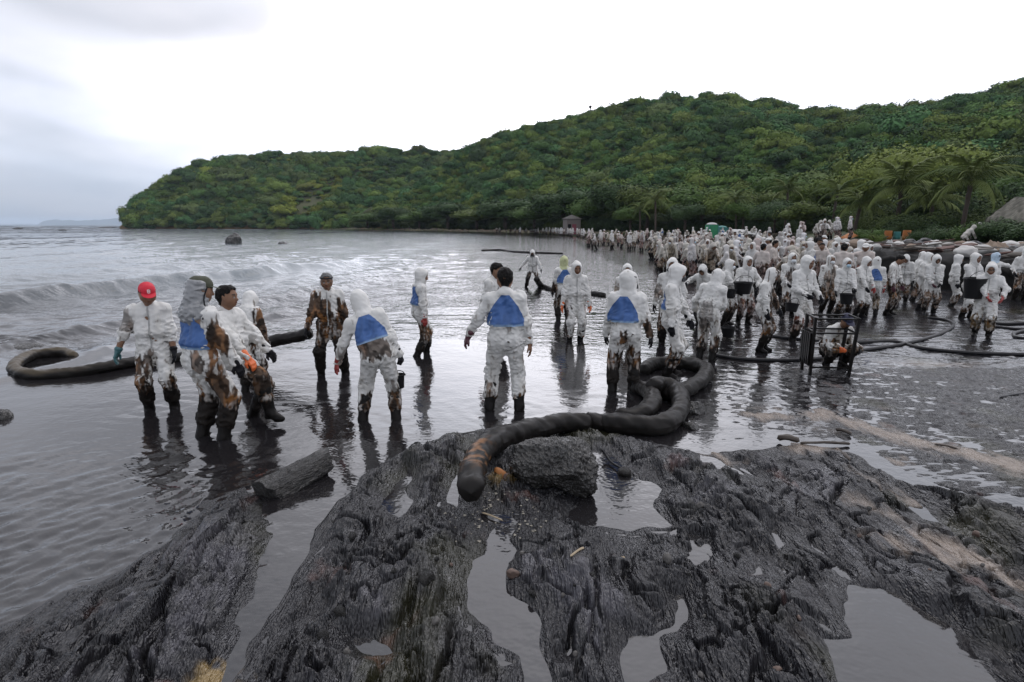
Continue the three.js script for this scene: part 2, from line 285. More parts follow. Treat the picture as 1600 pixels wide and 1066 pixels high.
// the sea: waves come in towards the flat on the right
const CREST1 = [[6, -15.5], [12, -15.2], [16.5, -14.9], [20, -14.2], [23.7, -13.3], [27, -11.6], [33, -10], [45, -9]], CREST2 = [[4, -10.4], [10.4, -9.7], [12.2, -9.3], [15, -8.5], [18, -7.6], [23, -6], [30, -4]];
const hump = (q, w1, w2) => Math.exp(-(q < 0 ? (q / w1) ** 2 : (q / w2) ** 2));
const FEET = [[232, 640], [270, 632], [318, 690], [342, 684], [385, 655], [436, 640], [502, 582], [537, 587], [567, 658], [618, 652], [642, 556], [675, 553], [768, 642], [812, 642], [890, 530], [908, 530], [957, 617], [990, 614], [770, 560]].map(([u, v]) => G(u, v, 0));
function sea(x, z, c) {
  const D = -z, sh = -shoreS(x, z);                                   // metres of water to the shore
  const wx = x + 0.5 * fbm(x * 0.2, z * 0.2, 2), open = sstep(2.5, 14, sh) * sstep(9, 14, D - x * 0.12);
  const deep = sstep(9, 16, sh) ;
  let h = 0;
  const q1 = wx - along(CREST1, D) , q2 = wx - along(CREST2, D);
  h += 0.55 * hump(q1, 1.5, 0.55) * sstep(48, 24, D) * (0.75 + 0.25 * n2(z * 0.3, 1));
  h += 0.17 * hump(q2, 0.7, 0.28) * sstep(34, 20, D) * (0.7 + 0.4 * n2(z * 0.5, 5));
  h += 0.05 * hump(wx - along(CREST2, D) - 2.1 - 0.5 * n2(z * 0.3, 8), 0.35, 0.2) * sstep(26, 12, D) * sstep(6, 10, D);
  h += 0.14 * hump(q1 + 9, 2.2, 1.4) * sstep(70, 30, D);
  // chop
  const res = sstep(70, 30, D), lo = sstep(160, 70, D);
  h += open * (lo * 0.08 * n2(x * 0.34 + 0.2 * z, z * 0.55) + res * 0.06 * n2(x * 0.9, z * 1.5 + 4) + res * 0.032 * n2(x * 2.0 + 9, z * 3.6));
  h += sstep(11, 15, D) * (1 - open) * 0.012 * (n2(x * 0.8, z * 2.0) + 0.5 * n2(x * 2, z * 5.0)) * res;
  // rippled wash over the stones, low on the left
  const wash = sstep(-1.2, -2.6, x + 0.25 * (D - 3)) * sstep(6.6, 3.8, D);
  h += wash * (0.016 * n2(x * 2.2 + z * 1.6, z * 1.2 - x * 0.8) + 0.014 * n2(x * 7 + z * 4.5, z * 3.2 - x * 2) + 0.010 * n2(x * 19 + z * 12, z * 8 - x * 5));
  // a thin film running over the flat, finely rippled
  const film = sstep(0.4, 2.2, shoreS(x, z) + 1.4) * sstep(22, 11, D) * sstep(6.0, 7.6, D);
  h += film * (0.004 * n2(x * 2.1, z * 6) + sstep(15, 10, D) * (0.004 * n2(x * 5 + 3, z * 13) + 0.004 * n2(x * 12, z * 27) * sstep(11, 8, D)));
  // rings spreading from the legs that stand in it
  if (D > 5 && D < 12) for (const f of FEET) { const d = Math.hypot(x - f.x, z - f.z); if (d < 1) h += 0.0034 * Math.sin(d * 27 - 2) * Math.exp(-d * 3.4) * sstep(0, 0.12, d); }
  // lazy folds of the oil film
  h += sstep(13, 9, D) * 0.0028 * (1 - 0.8 * sstep(6.6, 5.8, D) * sstep(-1.8, -1.0, x)) * (n2(x * 1.1, z * 1.6) + 0.5 * n2(x * 3 + 4, z * 4.5));
  { const ch = hump(x + 10.5, 3, 2) * sstep(13, 11, D) * sstep(8.6, 10, D); h += ch * (0.05 * n2(x * 3, z * 5) + 0.035 * n2(x * 8, z * 11)); }
  const g = deep * sstep(10, 30, D), k = 0.5 + 0.5 * fbm(x * 0.25, z * 0.4, 3);
  c[0] = lerp(0.010, 0.15, g) + 0.006 * k; c[1] = lerp(0.009, 0.175, g) + 0.006 * k; c[2] = lerp(0.010, 0.19, g) + 0.006 * k;
  return h;
}
const seaBump = noiseTex(1024, 1, (u, v) => 0.5 + 0.26 * pn2(u * 12, v * 16, 12, 16) + 0.2 * pn2(u * 30, v * 44, 30, 44) + 0.12 * pn2(u * 80, v * 110, 80, 110, 9));
seaBump.repeat.set(1 / 5, 1 / 5);
const seaMat = new THREE.MeshPhysicalMaterial({ color: 0xffffff, vertexColors: true, roughness: 0.08, ior: 1.5, bumpMap: seaBump, bumpScale: 0.03 });
const shallowBump = seaBump.clone(); shallowBump.repeat.set(1 / 3, 1 / 3);
const streak = noiseTex(1024, 1, (u, v) => { const w = 0.35 * pn2(u * 4, v * 5, 4, 5), a = pn2(u * 9 + w, v * 22 + 2 * w, 9, 22) + 0.6 * pn2(u * 20, v * 60, 20, 60, 5); return 0.36 + 0.9 * sstep(0.15, 0.8, a) * sstep(-0.1, 0.4, pn2(u * 3, v * 4, 3, 4, 7)); });
streak.repeat.set(1 / 6, 1 / 6);
const shallowMat = new THREE.MeshPhysicalMaterial({ color: 0xffffff, vertexColors: true, roughness: 0.2, roughnessMap: streak, ior: 1.62, bumpMap: shallowBump, bumpScale: 0.003 });
const washMat = new THREE.MeshPhysicalMaterial({ color: 0xffffff, vertexColors: true, roughness: 0.09, ior: 1.58, bumpMap: seaBump, bumpScale: 0.012 });
structure('oily_shallows', sheet(400, 1.6, 11, 520, -1.35, 1.35, sea, null, 0.12), shallowMat);
structure('wash', sheet(110, 11, 15.5, 520, -1.7, 1.5, sea, null, 0.12), washMat);
structure('sea', sheet(340, 15.5, 9000, 560, -2.2, 2.2, sea, null, 0.12), seaMat);
// ---------------------------------------------------------------- wooded hills, built as terrain with a forest standing on it
const azOf = (u) => (u - 800) / F;                                     // x per metre of forward distance
// skyline: picture column, picture row, forward distance of the crest, forward distance of the foot
const HEAD = [[186, 356, 392, 388], [196, 346, 396, 388], [206, 338, 402, 386], [228, 313, 410, 384], [262, 290, 418, 380], [330, 258, 430, 372], [420, 248, 440, 362], [500, 246, 445, 352], [600, 244, 450, 340], [700, 240, 455, 325], [800, 238, 460, 312], [900, 236, 470, 306], [1000, 236, 480, 300]];
const MAIN = [[560, 352, 300, 296], [640, 320, 310, 290], [690, 275, 320, 280], [735, 242, 325, 262], [762, 228, 325, 248], [800, 218, 325, 236], [860, 202, 322, 215], [920, 186, 318, 196], [1010, 166, 312, 176], [1110, 160, 305, 158], [1170, 172, 295, 148], [1210, 176, 288, 142], [1260, 186, 280, 136], [1330, 186, 270, 128], [1400, 178, 258, 120], [1460, 167, 248, 114], [1520, 154, 238, 106], [1600, 132, 225, 98], [1750, 100, 205, 88], [1950, 70, 185, 78], [2300, 40, 165, 70]];
function table(list, u, c) {
  if (u <= list[0][0]) return list[0][c];
  for (let i = 1; i < list.length; i++) if (u < list[i][0]) return lerp(list[i - 1][c], list[i][c], (u - list[i - 1][0]) / (list[i][0] - list[i - 1][0]));
  return list[list.length - 1][c];
}
// height of a hill at column u and share t of the way from foot (0) to crest (1) and down the far side (to 1.6)
function hillPoint(list, u, t, base, amp) {
  const crest = P(u, table(list, u, 1), table(list, u, 2)).y, d0 = table(list, u, 3), d1 = table(list, u, 2);
  const d = lerp(d0, d1, t), x = azOf(u) * d * CT, z = -d;
  const up = t < 1 ? Math.pow(t, 0.86) * (1.0 - 0.10 * Math.sin(t * 3.14)) : 1 - 0.9 * (t - 1) ** 1.2;
  let y = lerp(base, crest, up);
  y += amp * Math.sin(Math.min(t, 1) * Math.PI) * (fbm(x * 0.016, z * 0.016, 4) + 0.35 * n2(x * 0.05, z * 0.05));
  return [x, y, z];
}
function hillMesh(list, u0, u1, nu, nt, base, amp) {
  const pos = [], col = [], idx = [];
  for (let j = 0; j <= nt; j++) for (let i = 0; i <= nu; i++) {
    const p = hillPoint(list, lerp(u0, u1, i / nu), j / nt * 1.5, base, amp); pos.push(...p);
    const k = 0.5 + 0.5 * n2(p[0] * 0.06, p[2] * 0.06 + p[1] * 0.05), red = p[1] < 6 ? 1 : 0; col.push(lerp(0.05, 0.08, k) + red * 0.06, lerp(0.06, 0.08, k) + red * 0.01, 0.03);
  }
  for (let j = 0; j < nt; j++) for (let i = 0; i < nu; i++) { const a = j * (nu + 1) + i, b = a + 1, c = a + nu + 1, d = c + 1; idx.push(a, b, c, b, d, c); }
  return geo(pos, idx, col);
}
const hillMat = std({ color: 0xffffff, vertexColors: true, roughness: 0.95 });
structure('headland', hillMesh(HEAD, 186, 1000, 160, 50, -0.5, 9), hillMat);
structure('hill', hillMesh(MAIN, 560, 2300, 260, 70, 0.8, 14), hillMat);

// a crown: leaf clumps spread through lobes, round a dark core
function crownGeo(seed, n, leaf, lobes, flat, core = 0.62) {
  const r = RNG(seed), pos = [], idx = [], L = [];
  for (let i = 0; i < lobes; i++) { const a = i / lobes * 6.283 + r(), q = i === 0 ? 0 : 0.35 + 0.35 * r(); L.push([q * Math.cos(a), (r() - 0.35) * 0.7 * flat, q * Math.sin(a), i === 0 ? 0.72 : 0.38 + 0.3 * r()]); }
  const quad = (c, nx, ny, nz, s) => {
    const nn = new THREE.Vector3(nx, ny, nz).normalize(), t = new THREE.Vector3(r() - 0.5, r() - 0.5, r() - 0.5).cross(nn).normalize(), b = nn.clone().cross(t), k = pos.length / 3, e = s * (0.55 + 0.5 * r());
    for (const [p, q, w] of [[-1, 0, -0.12], [0, -e / s, 0.06], [1, 0, -0.12], [0, e / s, 0.06]]) pos.push(c[0] + (t.x * p + b.x * q + nn.x * w) * s, c[1] + (t.y * p + b.y * q + nn.y * w) * s, c[2] + (t.z * p + b.z * q + nn.z * w) * s);
    idx.push(k, k + 1, k + 2, k, k + 2, k + 3);
  };
  for (let i = 0; i < n; i++) {
    const l = L[Math.floor(r() * L.length)], y = Math.pow(r(), 0.75) * 1.6 - 0.6, a = r() * 6.283, q = Math.sqrt(Math.max(0, 1 - y * y)), rad = l[3] * (0.72 + 0.36 * r());
    const d = [q * Math.cos(a), y, q * Math.sin(a)];
    quad([l[0] + d[0] * rad, l[1] + d[1] * rad * flat, l[2] + d[2] * rad], d[0] + (r() - 0.5) * 1.3, d[1] + 0.35 + (r() - 0.5) * 1.3, d[2] + (r() - 0.5) * 1.3, leaf * (0.6 + 0.8 * r()));
  }
  if (core) for (const l of L) {
    const s = new THREE.IcosahedronGeometry(l[3] * core * 1.15, 1).attributes.position, k = pos.length / 3;
    for (let i = 0; i < s.count; i++) { pos.push(l[0] + s.getX(i), l[1] + s.getY(i) * flat, l[2] + s.getZ(i)); idx.push(k + i); }
  }
  return geo(pos, idx);
}
const leafMat = new THREE.MeshPhysicalMaterial({ color: 0xffffff, roughness: 0.75, specularIntensity: 0.15, side: THREE.DoubleSide });
const GREENS = [[0.058, 0.108, 0.030], [0.076, 0.122, 0.030], [0.096, 0.138, 0.032], [0.046, 0.086, 0.034], [0.100, 0.132, 0.034], [0.078, 0.106, 0.038], [0.050, 0.108, 0.040]];
const forestGeos = [crownGeo(5, 1100, 0.075, 6, 0.75), crownGeo(9, 1100, 0.07, 7, 0.62), crownGeo(13, 1000, 0.08, 5, 0.9), crownGeo(21, 1200, 0.065, 8, 0.7)];
function forest(name, list, u0, u1, base, amp, step, size, seed, tint, t0 = 0.02) {
  const r = RNG(seed), per = forestGeos.map(() => []);
  const m = new THREE.Matrix4(), q = new THREE.Quaternion(), e = new THREE.Euler(), c = new THREE.Color();
  const dAvg = (table(list, (u0 + u1) / 2, 2) + table(list, (u0 + u1) / 2, 3)) / 2;
  for (let t = t0; t < 1.1; ) {
    const depth = table(list, (u0 + u1) / 2, 2) - table(list, (u0 + u1) / 2, 3), dt = step / Math.max(30, depth * 1.25);
    for (let u = u0; u < u1; ) {
      const uu = u + (r() - 0.5) * step * 2.2, tt = t + (r() - 0.5) * dt * 1.2, d = lerp(table(list, uu, 3), table(list, uu, 2), tt);
      u += step * F / d * (0.8 + 0.4 * r());
      if (uu < u0 || tt < 0) continue;
      const p = hillPoint(list, uu, tt, base, amp);
      const clump = fbm(p[0] * 0.02 + 3, p[2] * 0.02 + p[1] * 0.02, 3), bare = tint(uu, p, tt);
      if (bare > 0.5 && r() < bare) continue;
      const s = size * (0.55 + 0.9 * r() * r() + 0.35 * (0.5 + clump) + (r() < 0.1 ? 0.75 : 0)) * (bare > 0.2 ? 0.5 : 1);
      q.setFromEuler(e.set((r() - 0.5) * 0.3, r() * 6.283, (r() - 0.5) * 0.3));
      m.compose(new THREE.Vector3(p[0], p[1] + s * 0.45, p[2]), q, new THREE.Vector3(s, s * (0.8 + 0.5 * r()), s));
      const gi = clamp(Math.floor((0.5 + 0.55 * clump + (r() - 0.5) * 0.75) * GREENS.length), 0, GREENS.length - 1), gg = GREENS[(gi * 3 + 1) % GREENS.length], k = 0.74 + 0.84 * r();
      const warm = bare > 0.1 ? 1.5 : 1;
      per[Math.floor(r() * per.length)].push([m.clone(), [gg[0] * k * warm, gg[1] * k * (warm > 1 ? 1.25 : 1), gg[2] * k]]);
    }
    t += dt;
  }
  let n = 0;
  per.forEach((l, i) => {
    const im = new THREE.InstancedMesh(forestGeos[i], leafMat, l.length); im.name = numbered(name); tag(im, null, null, null, 'stuff'); im.castShadow = im.receiveShadow = true;
    l.forEach(([mm, cc], k) => { im.setMatrixAt(k, mm); im.setColorAt(k, c.setRGB(...cc)); }); n += l.length; scene.add(im);
  });
  return n;
}
// the grassy scar on the headland slope runs down to the right of the middle
const scar = (u, p, t) => { const a = lerp(455, 560, t), w = lerp(26, 16, t); return (0.55 + 0.35 * n2(p[0] * 0.09, p[1] * 0.09)) * Math.exp(-(((u - a) / w) ** 2)) * sstep(0.02, 0.1, t) * sstep(0.95, 0.5, t) + 0.3 * sstep(0.25, 0.6, fbm(p[0] * 0.02, p[1] * 0.05, 2)); };
const n1 = forest('headland_forest', HEAD, 199, 800, -0.5, 9, 3.7, 3.5, 101, scar, 0.0);
const n2_ = forest('hillside_forest', MAIN, 600, 1800, 0.8, 14, 3.0, 3.0, 202, (u, p, t) => 0.25 * sstep(0.2, 0.6, fbm(p[0] * 0.03, p[1] * 0.03, 2)), 0.0);
console.log('forest', n1, n2_);
const BANK = [[1130, 46], [1180, 39], [1240, 33], [1300, 27], [1350, 24.5], [1420, 21.5], [1500, 19.5], [1600, 18], [1750, 16.5], [2000, 15]];
const bankD = (u) => { for (let i = 1; i < BANK.length; i++) if (u < BANK[i][0]) return lerp(BANK[i - 1][1], BANK[i][1], clamp((u - BANK[i - 1][0]) / (BANK[i][0] - BANK[i - 1][0]))); return BANK.at(-1)[1]; };
const bankTop = (u, d) => sstep(1130, 1340, u) * 1.15 + 0.0;
// ---------------------------------------------------------------- people: every figure is meshed from a field of tapered limbs round its joints
// bones: flat list of [ax, ay, az, bx, by, bz, ra, rb, k]
const V = (x, y, z) => new THREE.Vector3(x, y, z);
function boneD(b, x, y, z) {
  const ex = b[3] - b[0], ey = b[4] - b[1], ez = b[5] - b[2], wx = x - b[0], wy = y - b[1], wz = z - b[2], l = ex * ex + ey * ey + ez * ez;
  const t = l > 0 ? clamp((wx * ex + wy * ey + wz * ez) / l) : 0, dx = wx - ex * t, dy = wy - ey * t, dz = wz - ez * t;
  return Math.sqrt(dx * dx + dy * dy + dz * dz) - (b[6] + (b[7] - b[6]) * t);
}
const smin = (a, b, k) => { const h = Math.max(k - Math.abs(a - b), 0) / k; return Math.min(a, b) - h * h * k * 0.25; };
function fieldOf(bones, k = 0.05) { return (x, y, z, use) => { let d = 9; for (const b of use ?? bones) d = smin(d, boneD(b, x, y, z), b[8] ?? k); return d; }; }
// surface nets over a box of cells; extra(x, y, z, d) reshapes the distance (folds, cuts)
function netMesh(bones, cell, k, extra, pad = 0.03, cut) {
  const lo = [9, 9, 9], hi = [-9, -9, -9];
  for (const b of bones) for (let c = 0; c < 3; c++) { lo[c] = Math.min(lo[c], b[c] - b[6] - pad, b[c + 3] - b[7] - pad); hi[c] = Math.max(hi[c], b[c] + b[6] + pad, b[c + 3] + b[7] + pad); }
  const B = 6, n = [0, 1, 2].map((c) => Math.ceil((hi[c] - lo[c]) / cell / B) * B), sx = n[0] + 1, sy = n[1] + 1, sz = n[2] + 1, f = new Float32Array(sx * sy * sz).fill(9), fld = fieldOf(bones, k);
  const R = cell * B * 0.87 + pad;
  for (let bz = 0; bz < n[2]; bz += B) for (let by = 0; by < n[1]; by += B) for (let bx = 0; bx < n[0]; bx += B) {
    const cx = lo[0] + (bx + B / 2) * cell, cy = lo[1] + (by + B / 2) * cell, cz = lo[2] + (bz + B / 2) * cell;
    let dm = 9; const ds = bones.map((b) => { const d = boneD(b, cx, cy, cz); dm = Math.min(dm, d); return d; });
    const ez = bz + B, ey = by + B, ex = bx + B;
    if (dm > R + k || dm < -R - k) { const v = dm > 0 ? dm : dm; for (let z = bz; z <= ez; z++) for (let y = by; y <= ey; y++) for (let x = bx; x <= ex; x++) { const q = (z * sy + y) * sx + x; if (f[q] === 9) f[q] = v; } if (!(cut && dm < 0)) continue; }
    const use = bones.filter((_, i) => ds[i] < dm + 2 * R + k);
    for (let z = bz; z <= ez; z++) for (let y = by; y <= ey; y++) for (let x = bx; x <= ex; x++) {
      const px = lo[0] + x * cell, py = lo[1] + y * cell, pz = lo[2] + z * cell, d = fld(px, py, pz, use);
      f[(z * sy + y) * sx + x] = extra ? extra(px, py, pz, d) : d;
    }
  }
  const at = new Int32Array(n[0] * n[1] * n[2]).fill(-1), pos = [], idx = [], C = [];
  for (let i = 0; i < 8; i++) C.push((i & 1) + ((i >> 1) & 1) * sx + ((i >> 2) & 1) * sx * sy);
  for (let z = 0; z < n[2]; z++) for (let y = 0; y < n[1]; y++) for (let x = 0; x < n[0]; x++) {
    const q = (z * sy + y) * sx + x; let m = 0; for (let i = 0; i < 8; i++) if (f[q + C[i]] < 0) m |= 1 << i;
    if (m === 0 || m === 255) continue;
    let ax = 0, ay = 0, az = 0, e = 0;
    for (let i = 0; i < 8; i++) for (let c = 0; c < 3; c++) { const j = i | (1 << c); if (i === j) continue; const s = (m >> i) & 1, t = (m >> j) & 1; if (s === t) continue; const a = f[q + C[i]], b = f[q + C[j]], w = a / (a - b); ax += (i & 1) + (c === 0 ? w : 0); ay += ((i >> 1) & 1) + (c === 1 ? w : 0); az += ((i >> 2) & 1) + (c === 2 ? w : 0); e++; }
    at[(z * n[1] + y) * n[0] + x] = pos.length / 3; pos.push(lo[0] + (x + ax / e) * cell, lo[1] + (y + ay / e) * cell, lo[2] + (z + az / e) * cell);
  }
  const A = (x, y, z) => at[(z * n[1] + y) * n[0] + x];
  for (let z = 1; z < n[2]; z++) for (let y = 1; y < n[1]; y++) for (let x = 1; x < n[0]; x++) {
    const q = (z * sy + y) * sx + x, s = f[q] < 0;
    if (s !== f[q + 1] < 0) { const a = A(x, y - 1, z - 1), b = A(x, y, z - 1), c = A(x, y, z), d = A(x, y - 1, z); s ? idx.push(a, b, c, a, c, d) : idx.push(a, c, b, a, d, c); }
    if (s !== f[q + sx] < 0) { const a = A(x - 1, y, z - 1), b = A(x - 1, y, z), c = A(x, y, z), d = A(x, y, z - 1); s ? idx.push(a, b, c, a, c, d) : idx.push(a, c, b, a, d, c); }
    if (s !== f[q + sx * sy] < 0) { const a = A(x - 1, y - 1, z), b = A(x, y - 1, z), c = A(x, y, z), d = A(x - 1, y, z); s ? idx.push(a, b, c, a, c, d) : idx.push(a, c, b, a, d, c); }
  }
  const ok = []; for (let i = 0; i < idx.length; i += 3) if (idx[i] >= 0 && idx[i + 1] >= 0 && idx[i + 2] >= 0) ok.push(idx[i], idx[i + 1], idx[i + 2]);
  return geo(pos, ok);
}
function paint(g, fn) {
  const p = g.attributes.position, c = new Float32Array(p.count * 3), o = [0, 0, 0];
  for (let i = 0; i < p.count; i++) { fn(p.getX(i), p.getY(i), p.getZ(i), o); c[i * 3] = o[0]; c[i * 3 + 1] = o[1]; c[i * 3 + 2] = o[2]; }
  return g.setAttribute('color', new THREE.BufferAttribute(c, 3));
}
const phys = (o) => new THREE.MeshPhysicalMaterial(o);
const clothMat = phys({ color: 0xffffff, vertexColors: true, roughness: 0.6, specularIntensity: 0.22 });
const skinMat = phys({ color: 0xffffff, vertexColors: true, roughness: 0.5, specularIntensity: 0.6 });
const bootMat = phys({ color: rgb(0.008, 0.007, 0.0065), roughness: 0.3, specularIntensity: 0.22 });
const hairMat = phys({ color: rgb(0.007, 0.006, 0.0055), roughness: 0.6, specularIntensity: 0.22 });
const zipMat = std({ color: rgb(0.30, 0.30, 0.29), roughness: 0.6, side: THREE.DoubleSide });
const panelMat = std({ color: 0xffffff, vertexColors: true, roughness: 0.6 });
const gloveMats = { black: phys({ color: rgb(0.010, 0.010, 0.012), roughness: 0.35, specularIntensity: 0.25 }), red: std({ color: rgb(0.26, 0.035, 0.03), roughness: 0.4 }), orange: std({ color: rgb(0.62, 0.13, 0.03), roughness: 0.45 }), maroon: std({ color: rgb(0.07, 0.02, 0.03), roughness: 0.4 }), teal: std({ color: rgb(0.03, 0.10, 0.11), roughness: 0.4 }) };
const maskMats = { white: std({ color: rgb(0.62, 0.66, 0.68), roughness: 0.8 }), blue: std({ color: rgb(0.36, 0.52, 0.62), roughness: 0.8 }), black: std({ color: rgb(0.02, 0.02, 0.022), roughness: 0.45 }) };
const capMats = { red: std({ color: rgb(0.48, 0.012, 0.03), roughness: 0.75 }), olive: std({ color: rgb(0.042, 0.046, 0.028), roughness: 0.8 }), navy: std({ color: rgb(0.016, 0.018, 0.045), roughness: 0.7 }), white: std({ color: rgb(0.6, 0.6, 0.58), roughness: 0.7 }), yellow: std({ color: rgb(0.55, 0.56, 0.2), roughness: 0.7 }) };

function ik(a, b, l1, l2, pole) {
  const d = b.clone().sub(a), L = Math.min(d.length(), (l1 + l2) * 0.999), dir = d.normalize(), end = a.clone().addScaledVector(dir, L);
  const p = pole.clone().addScaledVector(dir, -pole.dot(dir)).normalize(), x = (l1 * l1 - l2 * l2 + L * L) / (2 * L), h = Math.sqrt(Math.max(0, l1 * l1 - x * x));
  return [a.clone().addScaledVector(dir, x).addScaledVector(p, h), end];
}
// a hand with palm, four unequal bent fingers and a thumb from the side of the palm; f: along the fingers, n: the way the palm faces
function handBones(w, f, n, curl, fat, side) {
  const t = f.clone().cross(n).multiplyScalar(side).normalize(), B = [], at = (a, b, c) => w.clone().addScaledVector(f, a).addScaledVector(t, b).addScaledVector(n, c);
  const push = (p, q, r, s) => B.push([p.x, p.y, p.z, q.x, q.y, q.z, r + fat, s + fat, 0.008]);
  push(at(-0.02, 0, 0), at(0.03, 0, 0), 0.026, 0.024);
  for (const [i, L] of [[0, 0.074], [1, 0.083], [2, 0.077], [3, 0.06]]) {
    const o = 0.03 - i * 0.0205, k = at(0.088 - (i === 3 ? 0.01 : 0) - (i === 0 ? 0.003 : 0), o, 0);
    push(at(0.02, o * 0.7, 0), k, 0.014, 0.0125);
    const c1 = curl * (0.7 + 0.08 * i), c2 = curl * 1.8, d1 = f.clone().multiplyScalar(Math.cos(c1)).addScaledVector(n, Math.sin(c1)), d2 = f.clone().multiplyScalar(Math.cos(c2)).addScaledVector(n, Math.sin(c2));
    const m = k.clone().addScaledVector(d1, L * 0.52), e = m.clone().addScaledVector(d2, L * 0.48);
    push(k, m, 0.0098, 0.0088); push(m, e, 0.0088, 0.0072);
  }
  const b = at(0.025, 0.026, 0.006), m = at(0.055, 0.058, 0.018), e = at(0.088, 0.062 - 0.02 * curl, 0.028 + 0.02 * curl);
  push(b, m, 0.014, 0.0115); push(m, e, 0.0115, 0.0085);
  return B;
}
// S describes one person; every length for a height of 1.70 m. Left is +x, the front is +z.
function makePerson(S) {
  const q = S.q ?? 1, cell = S.cell ?? 0.013, r = RNG(S.seed ?? 1), so = (S.seed ?? 1) * 7.31;
  const root = thing('person', S.label, 'person', S.pos ?? [0, 0, 0], (S.turn ?? 0) * Math.PI / 180, S.group);
  const sc = (S.h ?? 1.7) / 1.7; root.scale.setScalar(sc);
  const pel = V(...(S.pelvis ?? [0, 0.93, 0]));
  const fl = S.fl ?? [0.12, 0, 0.02], fr = S.fr ?? [-0.12, 0, 0.0];
  const hipL = pel.clone().add(V(0.088, -0.04, 0)), hipR = pel.clone().add(V(-0.088, -0.04, 0));
  const M = new THREE.Matrix4().makeRotationFromEuler(new THREE.Euler(S.lean ?? 0.03, (S.twist ?? 0) * Math.PI / 180, -(S.side ?? 0), 'YXZ')).setPosition(pel);   // trunk: twist, lean forward, lean to its left
  const Mi = M.clone().invert(), T = (x, y, z) => V(x, y, z).applyMatrix4(M);                    // trunk coordinates: 0 = pelvis
  const shL = T(0.172, 0.445, -0.012), shR = T(-0.172, 0.445, -0.012), neck = T(0, 0.52, -0.01);
  const HM = M.clone().multiply(new THREE.Matrix4().makeRotationFromEuler(new THREE.Euler(S.headPitch ?? 0.08, (S.headYaw ?? 0) * Math.PI / 180, S.headTilt ?? 0, 'YXZ')).setPosition(0, 0.535, 0.0));
  const Hd = (x, y, z) => V(x, y + 0.125, z + 0.02).applyMatrix4(HM), HMi = HM.clone().invert();
  const leg = (hip, f, side) => { const an = V(f[0], f[1] + 0.095, f[2]), yaw = (f[3] ?? 8) * Math.PI / 180 * side, [kn, ank] = ik(hip, an, 0.425, 0.425, V(Math.sin(yaw), 0.05, Math.cos(yaw))); const toe = ank.clone().add(V(Math.sin(yaw) * 0.15, -0.055 + (f[4] ?? 0), Math.cos(yaw) * 0.15)); return { hip, kn, ank, toe, yaw }; };
  const LL = leg(hipL, fl, 1), LR = leg(hipR, fr, -1);
  const arm = (sh, h, side, pole) => { const [el, wr] = ik(sh, V(...h), 0.285, 0.255, V(...(pole ?? [side * 0.5, -0.2, -1]))); return { sh, el, wr }; };
  const AL = arm(shL, S.hl ?? [0.27, 0.80, 0.07], 1, S.pl), AR = arm(shR, S.hr ?? [-0.27, 0.80, 0.07], -1, S.pr);
  const P9 = (a, b, ra, rb, k) => [a.x, a.y, a.z, b.x, b.y, b.z, ra, rb, k];
  const fat = S.fat ?? 1, sh0 = S.sleeve ?? 1;                                                    // sleeve: share of the forearm that is covered
  const cover = [];
  for (const s of [1, -1]) {
    cover.push(P9(T(s * 0.082, 0.385, -0.005), T(s * 0.064, 0.17, 0.0), 0.102 * fat, 0.112 * fat, 0.06), P9(T(s * 0.064, 0.17, 0), T(s * 0.07, -0.01, -0.012), 0.112 * fat, 0.112 * fat, 0.06));
    const g = s > 0 ? LL : LR, cuff = g.kn.clone().lerp(g.ank, 0.62);
    cover.push(P9(g.hip, g.kn, 0.104 * fat, 0.082 * fat, 0.06), P9(g.kn, cuff, 0.080 * fat, 0.079 * fat, 0.04));
    const a = s > 0 ? AL : AR, w = a.el.clone().lerp(a.wr, 0.93 * sh0);
    cover.push(P9(a.sh, a.el, 0.067, 0.059, 0.05), P9(a.el, w, 0.058, 0.044, 0.03));
    cover.push(P9(T(s * 0.05, 0.475, -0.015), a.sh, 0.064, 0.062, 0.06));
  }
  cover.push(P9(T(0, 0.44, -0.012), T(0, 0.535, -0.012), 0.085, 0.062, 0.04));
  if (!S.hood) cover.push(P9(T(0.045, 0.515, -0.07), T(-0.045, 0.515, -0.07), 0.036, 0.036, 0.03));  // the hood hangs down the nape
  const crumple = [[LL.kn, 0.14], [LR.kn, 0.14], [AL.el, 0.11], [AR.el, 0.11], [T(0, 0.1, 0.05), 0.2], [T(0, -0.06, 0.06), 0.16], [AL.wr, 0.1], [AR.wr, 0.1], [LL.ank, 0.2], [LR.ank, 0.2]];
  const tv = V(0, 0, 0);
  const folds = (x, y, z, d) => {
    if (d > 0.06 || d < -0.06) return d;
    let w = 0.35; for (const [c, rr] of crumple) { const e = (x - c.x) ** 2 + (y - c.y) ** 2 + (z - c.z) ** 2; w += Math.exp(-e / (rr * rr)); }
    w = Math.min(1.4, w);
    const f1 = n3(x * 9 + so, y * 19 + 0.9 * n3(x * 5, y * 5, z * 5 + so) + 6 * x, z * 9), f2 = n3(x * 15 + 20 + so, y * 5, z * 15), f3 = n3(x * 24, y * 38 + so - 12 * x, z * 24);
    let o = 0.036 * w * (0.42 - Math.abs(f1)) + 0.016 * f2 + 0.012 * w * f3 - 0.002;
    tv.set(x, y, z).applyMatrix4(Mi);
    if (Math.abs(tv.x) < 0.22 && Math.abs(tv.z) < 0.22) { const e = tv.y - 0.095; o += 0.010 * Math.exp(-(((e - 0.065 + 0.03 * f2) / 0.05) ** 2)) - 0.011 * (1 + f1) * Math.exp(-((e / 0.03) ** 2)); }   // drawn in at the waist, bloused above it
    return d - o;
  };
  const St = S.stain ?? {}, up = S.cloth ?? [0.62, 0.615, 0.60], brown = St.tone ?? [0.062, 0.032, 0.015], black = [0.013, 0.0105, 0.009];
